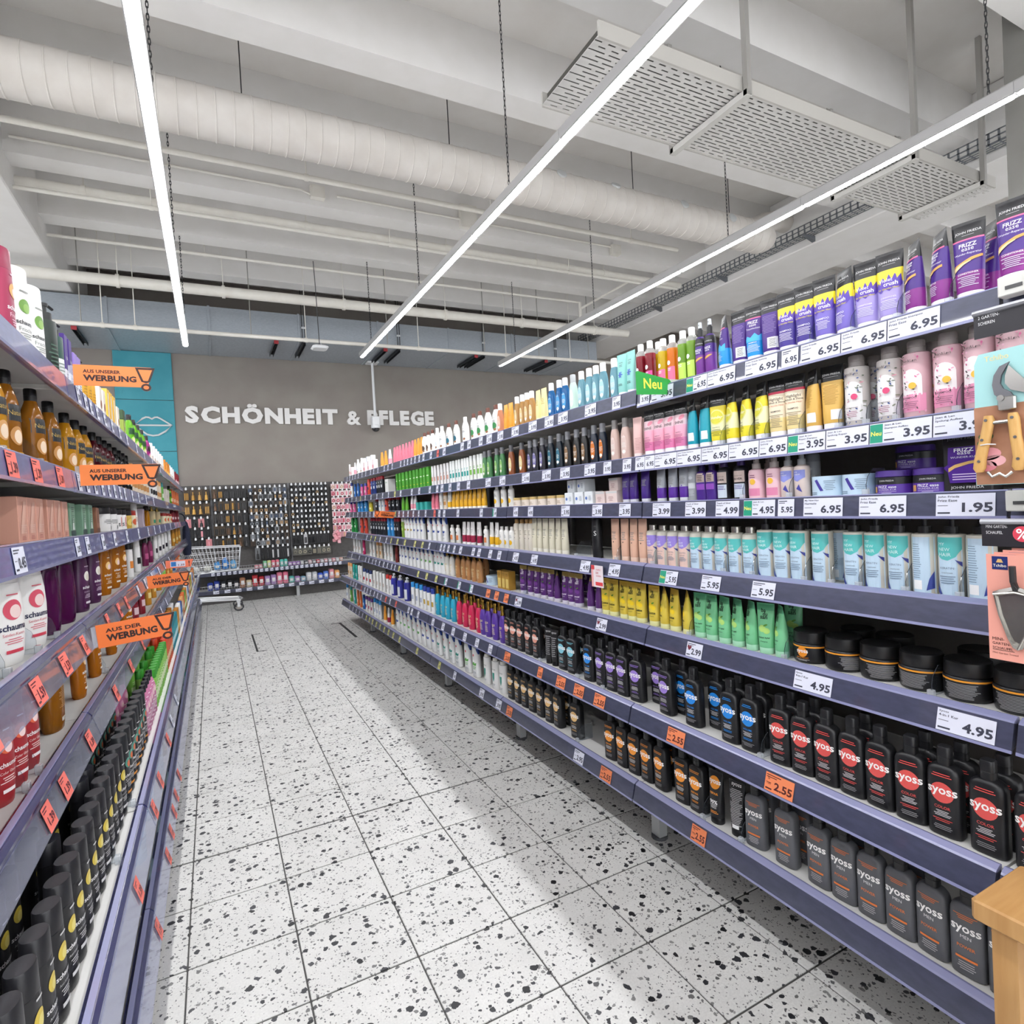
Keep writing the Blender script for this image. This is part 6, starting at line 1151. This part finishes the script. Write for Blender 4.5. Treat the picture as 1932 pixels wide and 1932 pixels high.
for z, nm in ((.535, 'upper'), (.235, 'lower')):
    b = MB(); wm = P('#c4c6ca', .3, .7)
    for h in (.03, .075): b.tube([(-.3, 10.90, z+h), (2.3, 10.90, z+h)], .003, wm, 5)
    for i in range(66): b.tube([(-.3+i*.04, 10.90, z+.001), (-.3+i*.04, 10.90, z+.08)], .0016, wm, 4)
    thing('wire_fence', f'wire front fence of the {nm} wall shelf', 'fence', parts=[('wire_mesh', b.build('wire_mesh'))])
for i in range(26):
    x = -.05+i*.082; thing('price_tag', f'{ORD[i]} white price tag from the trolley on the upper wall shelf rail', 'price tag', (x, 10.8445, .51), 0, 'wall shelf price tags', tag_mesh('w', S_, '2.99'))
for i in range(12):
    x = -.02+i*.168; thing('price_tag', f'{ORD[i]} white price tag from the trolley on the lower wall shelf rail', 'price tag', (x, 10.8445, .21), 0, 'wall shelf price tags', tag_mesh('w', .085, ['4.49', '4.49', '3.99', '4.49', '4.99', '4.99'][i % 6]))
b = MB()
for i in range(16):
    a = random.uniform(0, 6.28); r = random.uniform(.02, .06); b.bbox(2.0+r*math.cos(a)*1.6-.03, 2.0+r*math.cos(a)*1.6+.03, 11.0+r*math.sin(a)-.02, 11.0+r*math.sin(a)+.02, .86+i*.012, .92+i*.012, P(random.choice(['#e8a0aa', '#eab4bc', '#e08a98'])), .012)
thing('scrunchie_cluster', 'cluster of pink scrunchies hanging above the wall shelf', 'scrunchies', parts=[('scrunchies', b.build('scrunchies'))])['kind'] = 'stuff'

# ================================================================== TROLLEY
ch = P('#dcdee1', .25, .45); root = link('shopping_trolley', None, None, (0, 10.12, 0)); props(root, 'chrome wire shopping trolley parked before the wall shelves', 'trolley')
def tpart(nm, mb, parent=None): return link(nm, mb.build(nm), parent or root)
b = MB(); x0, x1, yw = -.72, .36, .26
rim = [(x0, -yw-.02, 1.02), (x1, -yw+.04, .985), (x1, yw-.04, .985), (x0, yw+.02, 1.02)]; bot = [(x0+.2, -yw+.06, .60), (x1-.04, -yw+.10, .64), (x1-.04, yw-.10, .64), (x0+.2, yw-.06, .60)]
b.tube(rim, .009, ch, 8, True); b.tube(bot, .007, ch, 8, True)
for q in (.25, .5, .75):
    b.tube([tuple(a+(c-a)*q for a, c in zip(r_, t_)) for r_, t_ in zip(rim, bot)], .004, ch, 6, True)
for e in range(4):
    nn = 20 if e in (0, 2) else 9
    for i in range(nn+1):
        a = [rim[e][k_]+(rim[(e+1) % 4][k_]-rim[e][k_])*i/nn for k_ in range(3)]; c = [bot[e][k_]+(bot[(e+1) % 4][k_]-bot[e][k_])*i/nn for k_ in range(3)]
        b.tube([a, c], .0026, ch, 5)
for i in range(9):
    q = i/8; b.tube([[bot[0][k_]+(bot[3][k_]-bot[0][k_])*q for k_ in range(3)], [bot[1][k_]+(bot[2][k_]-bot[1][k_])*q for k_ in range(3)]], .0026, ch, 5)
tpart('wire_mesh_basket', b)
b = MB()
for sy in (-1, 1): b.tube([(x0-.02, sy*(yw+.02), 1.06), (-.58, sy*yw, .95), (-.22, sy*(yw-.02), .62), (-.42, sy*(yw-.01), .22), (.30, sy*(yw-.06), .17)], .013, ch, 8)
b.tube([(.30, -yw+.06, .17), (.34, 0, .17), (.30, yw-.06, .17)], .013, ch, 8); b.tube([(-.42, -yw, .22), (-.42, yw, .22)], .011, ch, 8)
for q in (-.1, 0, .1): b.tube([(-.42, q, .22), (.30, q, .17)], .006, ch, 6)
tpart('chassis', b)
b = MB(); b.tube([(x0-.03, -yw-.03, 1.07), (x0-.03, yw+.03, 1.07)], .017, P('#c8ccd0', .4), 10); tpart('handle', b)
b = MB(); b.prism([(-.60, .98), (-.54, .98), (-.28, .66), (-.34, .66)], -yw-.012, -yw-.004, P('#e6e7e8', .35)); tpart('seat_flap', b)
for wx, wy in ((.28, -.2), (.28, .2), (-.45, -.24), (-.45, .24)):
    b = MB(); b.tube([(wx-.0+.062*math.cos(a*math.pi/9), wy, .062+.05*math.sin(a*math.pi/9)) for a in range(18)], .012, P('#3c3c40', .5), 8, True)
    w0 = tpart('caster_wheel', b)
    b = MB(); b.tube([(wx, wy-.012, .062), (wx, wy+.012, .062)], .036, P('#a8a096', .4), 12); link('hub', b.build('hub'), w0)
    b = MB(); b.box(wx-.02, wx+.02, wy-.02, wy-.016, .06, .16, ch); b.box(wx-.02, wx+.02, wy+.016, wy+.02, .06, .16, ch); b.box(wx-.03, wx+.03, wy-.022, wy+.022, .15, .165, ch); link('fork', b.build('fork'), w0)
for i, (x, c, h, lab) in enumerate(((.02, '#4f9ad8', .12, 'light blue bag in the trolley basket next to white goods'), (.13, '#2f86d8', .17, 'bright blue bag in the trolley basket, tallest one'), (.24, '#6aaee0', .13, 'pale blue bag at the front of the trolley basket'), (-.12, '#dcdcd0', .07, 'pale flat pack in the trolley basket with green print'), (-.27, '#e6e6e2', .06, 'white flat pack under the trolley seat flap'))):
    b = MB(); w = .1; b.rings([[(p, q, .648+z*h) for p, q in sup(w/2*sc, .08*sc, 2.6, 14, x+ox)] for z, sc, ox in ((0, .8, 0), (.1, 1, 0), (.55, .95, .004), (.85, .7, -.006), (1, .35, .01))], P(c, .35), smooth=True); ps = [('pouch', b.build('pouch'))]
    b = MB(); b.box(x-.025, x+.025, -.0815, -.0805, .648+h*.25, .648+h*.55, P('#f0efe8', .4)); ps.append(('label', b.build('label')))
    thing('grocery_bag', lab, 'bag', (0, 10.12, 0), 0, 'goods in the trolley', ps)
# unidentified dark shape at the far end of the trolley-side gondola, built as a bag
b = MB(); b.rings([[(p, q, z) for p, q in sup(w*.62, .06, 2.4, 16, -.355, 9.66)] for z, w in ((.93, .05), (.95, .085), (1.1, .095), (1.3, .075), (1.4, .04), (1.42, .015))], N('#1c2136', '#232942', 60, .85, .3), smooth=True); ps = [('cloth_body', b.build('cloth_body'))]
b = MB(); b.tube([(-.355, 9.66, 1.41), (-.37, 9.65, 1.5), (-.40, 9.62, 1.53), (-.42, 9.58, 1.53)], .008, P('#1a1e30', .8), 6); ps.append(('strap', b.build('strap')))
thing('navy_shape', 'unidentified dark navy shape, built as a bag, at the gondola end before the brushes', 'bag', parts=ps)

# ================================================================== GARDEN TOOL RACK AT THE NEAR END
TXK = 1.40
wood = N('#c79a62', '#b98a52', 6, .5, .05, 0, 6, (1, 8, 1)); steel = P('#b9b6b0', .25, .9); alu = P('#a9aab0', .35, .6)
root = link('tool_rack', None); props(root, 'wooden display rack with hooks for garden tools at the near shelf end', 'display rack')
b = MB(); b.bbox(1.24, 1.435, -.05, .60, .62, .66, wood, .006); link('wood_shelf', b.build('wood_shelf'), root)
b = MB(); b.box(1.425, 1.437, .02, .05, .661, 1.9, alu); link('upright', b.build('upright'), root)
b = MB(); b.box(1.425, 1.437, .50, .53, .661, 1.9, alu); link('upright', b.build('upright'), root)
b = MB(); b.box(1.27, 1.30, .0, .04, 0, .619, wood); link('leg', b.build('leg'), root)
b = MB(); b.box(1.27, 1.30, .54, .58, 0, .619, wood); link('leg', b.build('leg'), root)
dark_lab = P('#26242a', .45)
for z, lines in ((1.345, ('MINI GARTEN-', 'SCHAUFEL')), (1.765, ('2 GARTEN-', 'SCHEREN'))):
    b = MB(); b.tube([(TXK-.005, .33, z+.022), (TXK-.005, .628, z+.022)], .006, alu, 8); b.box(TXK-.004, TXK, .33, .628, z-.028, z+.024, dark_lab)
    hb = link('label_bar', b.build('label_bar'), root)
    b = MB(); b.text(lines[0], .008, .012, .036, P('#e8e8ea'), 0, height=.006, bold=0, align='L'); b.text(lines[1], .008, .0, .028, P('#e8e8ea'), 0, height=.006, bold=0, align='L')
    if z < 1.5:
        b.cyl((.068, 0), .0155, -.0004, 0, P('#d8485a'), 20); b.v[-40:] = [(p[0], p[2]-.0004, p[1]-.002) for p in b.v[-40:]]; b.text('%', .068, -.002, .019, P('#ffffff'), -.0016, bold=.01); b.text('4.99', .10, -.002, .05, P('#f2f2f2'), -.0004, bold=.01, align='L')
    link('bar_lettering', b.build('bar_lettering'), hb, (TXK-.0046, .628, z), R(-90))
    b = MB(); b.tube([(1.425, .45, z+.03), (TXK-.02, .45, z+.03), (TXK-.03, .45, z+.045)], .004, alu, 6); b.tube([(1.43, .56, z+.02), (1.43, .04, z+.02)], .006, alu, 6); link('hook', b.build('hook'), root)
# pink trowel cards (local x to the near side, y into the depth)
def trowel_card(front):
    pk = P('#eba393', .5); b = MB(); w, h = .13, .212
    b.prism([(0, -h), (w, -h), (w, 0), (0, 0)], -.001, .001, pk); ps = [('card', b.build('card'))]
    b = MB(); b.box(.010, .036, -.0018, -.0011, -.030, -.004, P('#1f2f6c')); b.text('Tchibo', .023, -.022, .022, P('#f0e8d8'), -.0024, bold=.01); b.add([(.017, -.0022, -.016), (.029, -.0022, -.016), (.026, -.0022, -.009), (.020, -.0022, -.009)], [(0, 1, 2, 3)], P('#d8b070'))
    ps.append(('logo', b.build('logo'))); b = MB()
    if front:
        b.text('MINI-', .006, -.170, .020, P('#2a1a18'), -.0016, bold=.0, align='L'); b.text('GARTEN-', .006, -.179, .030, P('#2a1a18'), -.0016, bold=0, align='L'); b.text('SCHAUFEL', .006, -.188, .034, P('#2a1a18'), -.0016, bold=0, align='L'); b.box(.006, .042, -.0016, -.0011, -.1925, -.1918, P('#2a1a18')); b.text('Mini Garden Trowel', .006, -.198, .042, P('#6a3a30'), -.0016, bold=0, align='L')
    if front: ps.append(('print', b.build('print')))
    if front:
        b = MB(); outl = [(.012, -.075), (.022, -.07), (.05, -.06), (.078, -.07), (.088, -.075), (.08, -.12), (.066, -.165), (.058, -.182), (.050, -.186), (.042, -.182), (.034, -.165), (.02, -.12)]
        def off(s_, yy): return [(.05+(x-.05)*s_, yy, -.12+(z+.12)*s_) for x, z in outl]
        b.rings([off(1, -.004), off(1, -.008), off(.88, -.010), off(.8, -.004), off(.4, -.003)], steel, smooth=True); ps.append(('trowel_blade', b.build('trowel_blade')))
        b = MB(); b.tube([(.05, -.006, -.068), (.05, -.016, -.05), (.05, -.018, -.02)], .006, P('#2a2a2c', .4), 8); ps.append(('trowel_neck', b.build('trowel_neck')))
        b = MB(); b.tube([(.014+q*.072, -.012, -.079) if q in (0, 1) else (.05, -.013, -.072) for q in (0, .5, 1)] + [(.062, -.012, -.16), (.052, -.011, -.183)], .0022, steel, 6); ps.append(('trowel_rim', b.build('trowel_rim')))
    return ps
thing('trowel_pack', 'pink card with a steel mini garden trowel, frontmost on its hook', 'tool pack', (TXK-.012, .618, 1.302), R(-90), 'garden trowel packs', trowel_card(True))
for i in range(3):
    thing('trowel_pack', f'{ORD[i]} pink trowel card hanging behind the front one', 'tool pack', (TXK-.008+.007*i, .606-.012*i, 1.306+.004*i), R(-90), 'garden trowel packs', trowel_card(False))
# pruning shears pack
b = MB(); tl = P('#a3d3d3', .5); w, h = .15, .262
b.prism([(0, -h), (w, -h), (w, .005), (.012, 0), (.004, -.02)], -.001, .001, tl); ps = [('card', b.build('card'))]
b = MB(); b.add([(.001, -.0014, -.1055), (w, -.0014, -.1055), (w, -.0014, -h+.001), (.001, -.0014, -h+.001)], [(3, 2, 1, 0)], N('#9a6a4e', '#b8876a', 14, .6, 0)); b1_ = MB(); b1_.text('Tchibo', .022, -.012, .04, P('#e6d9a0'), -.0016, bold=.01, align='L'); ps.append(('logo', b1_.build('logo'))); b2_ = MB(); b2_.text('Garten-', .09, -.016, .05, P('#ffffff'), -.0016, bold=.01, align='L'); b2_.text('schere', .09, -.027, .045, P('#ffffff'), -.0016, bold=.0, align='L'); ps.append(('title_print', b2_.build('title_print')))
for u, v, r1, c in ((.02, -.165, .010, '#3f5a34'), (.016, -.178, .009, '#4a6a3a'), (.024, -.20, .016, '#e8a0a8'), (.034, -.214, .014, '#eeb4b8'), (.020, -.224, .013, '#e08a96')):
    b.add([(u+r1*1.3*math.cos(a*math.pi/8), -.0018, v+r1*.8*math.sin(a*math.pi/8)) for a in range(16)], [tuple(range(16))], P(c, .6))
ps.append(('print', b.build('print')))
b = MB()
outer = [(.066, -.026), (.050, -.032), (.040, -.048), (.037, -.066), (.040, -.085), (.050, -.096)]; inner = [(.066, -.026), (.060, -.036), (.052, -.05), (.050, -.065), (.055, -.076), (.066, -.084)]
pl = outer + [(.070, -.092)] + inner[::-1]
b.prism([(x, z) for x, z in pl][::-1], -.010, -.005, P('#77777c', .4, .6)); ps.append(('hook_blade', b.build('hook_blade')))
b = MB(); b.prism([(.064, -.032), (.058, -.05), (.057, -.066), (.066, -.08), (.09, -.09), (.1, -.08)][::1], -.008, -.004, steel); b.bbox(.045, .075, -.014, -.004, -.118, -.092, steel, .003); ps.append(('cutting_blade', b.build('cutting_blade')))
b = MB(); b.cyl((.052, -.094), .006, -.016, -.012, steel, 12); b.v = [(p[0], p[2], p[1]) for p in b.v]; ps.append(('pivot_bolt', b.build('pivot_bolt')))
wd = N('#d8ab68', '#cc9c58', 18, .45, .03, 0, 5, (6, 6, 1)); 
def handle(xt, xb, nm):
    b = MB(); b.rings([[(x, -.012+y, z) for x, y in sup(w_, .007, 2.4, 14, xc)] for z, w_, xc in ((-.125, .007, xt), (-.135, .0095, xt+.001), (-.17, .0095, xt+(xb-xt)*.4), (-.21, .0105, xb), (-.228, .011, xb-.002), (-.236, .006, xb-.002))], wd, smooth=True)
    for z in (-.134, -.172, -.214): b.cyl((xt+(xb-xt)*min(1, (-.125-z)/.08), z), .0028, -.0205, -.0190, P('#8a8a8c', .3, .8), 10); b.v[-20:] = [(p[0], p[2], p[1]) for p in b.v[-20:]]
    ps.append((nm, b.build(nm)))
handle(.030, .014, 'handle'); handle(.070, .078, 'handle')
b = MB(); b.tube([(.036+.004*q, -.012, -.140) for q in range(8)], .004, steel, 8); b.tube([(.018, -.02, -.182), (.030, -.02, -.181), (.044, -.02, -.183)], .0012, P('#e8e8e8'), 6); b.tube([(.026, -.012, -.236), (.034, -.014, -.246), (.046, -.013, -.240), (.056, -.014, -.247), (.066, -.012, -.238)], .003, steel, 6); ps.append(('spring', b.build('spring')))
thing('shears_pack', 'teal card with wooden-handled pruning shears above the pink trowel card', 'tool pack', (TXK-.012, .630, 1.703), R(-90), None, ps)
b = MB(); b.bbox(1.535, 1.569, .56, .645, 1.842, 1.885, bracket_m, .003); b.box(1.533, 1.535, .60, .63, 1.855, 1.862, P('#4a4a4a')); thing('shelf_end_bracket', 'cream metal end bracket beside the top shelf rail', 'bracket', parts=[('bracket', b.build('bracket'))])
b = MB(); b.bbox(1.535, 1.569, .56, .645, 1.38, 1.425, bracket_m, .003); b.box(1.533, 1.535, .60, .63, 1.395, 1.402, P('#4a4a4a')); thing('shelf_end_bracket', 'cream metal end bracket beside the third shelf rail', 'bracket', parts=[('bracket', b.build('bracket'))])
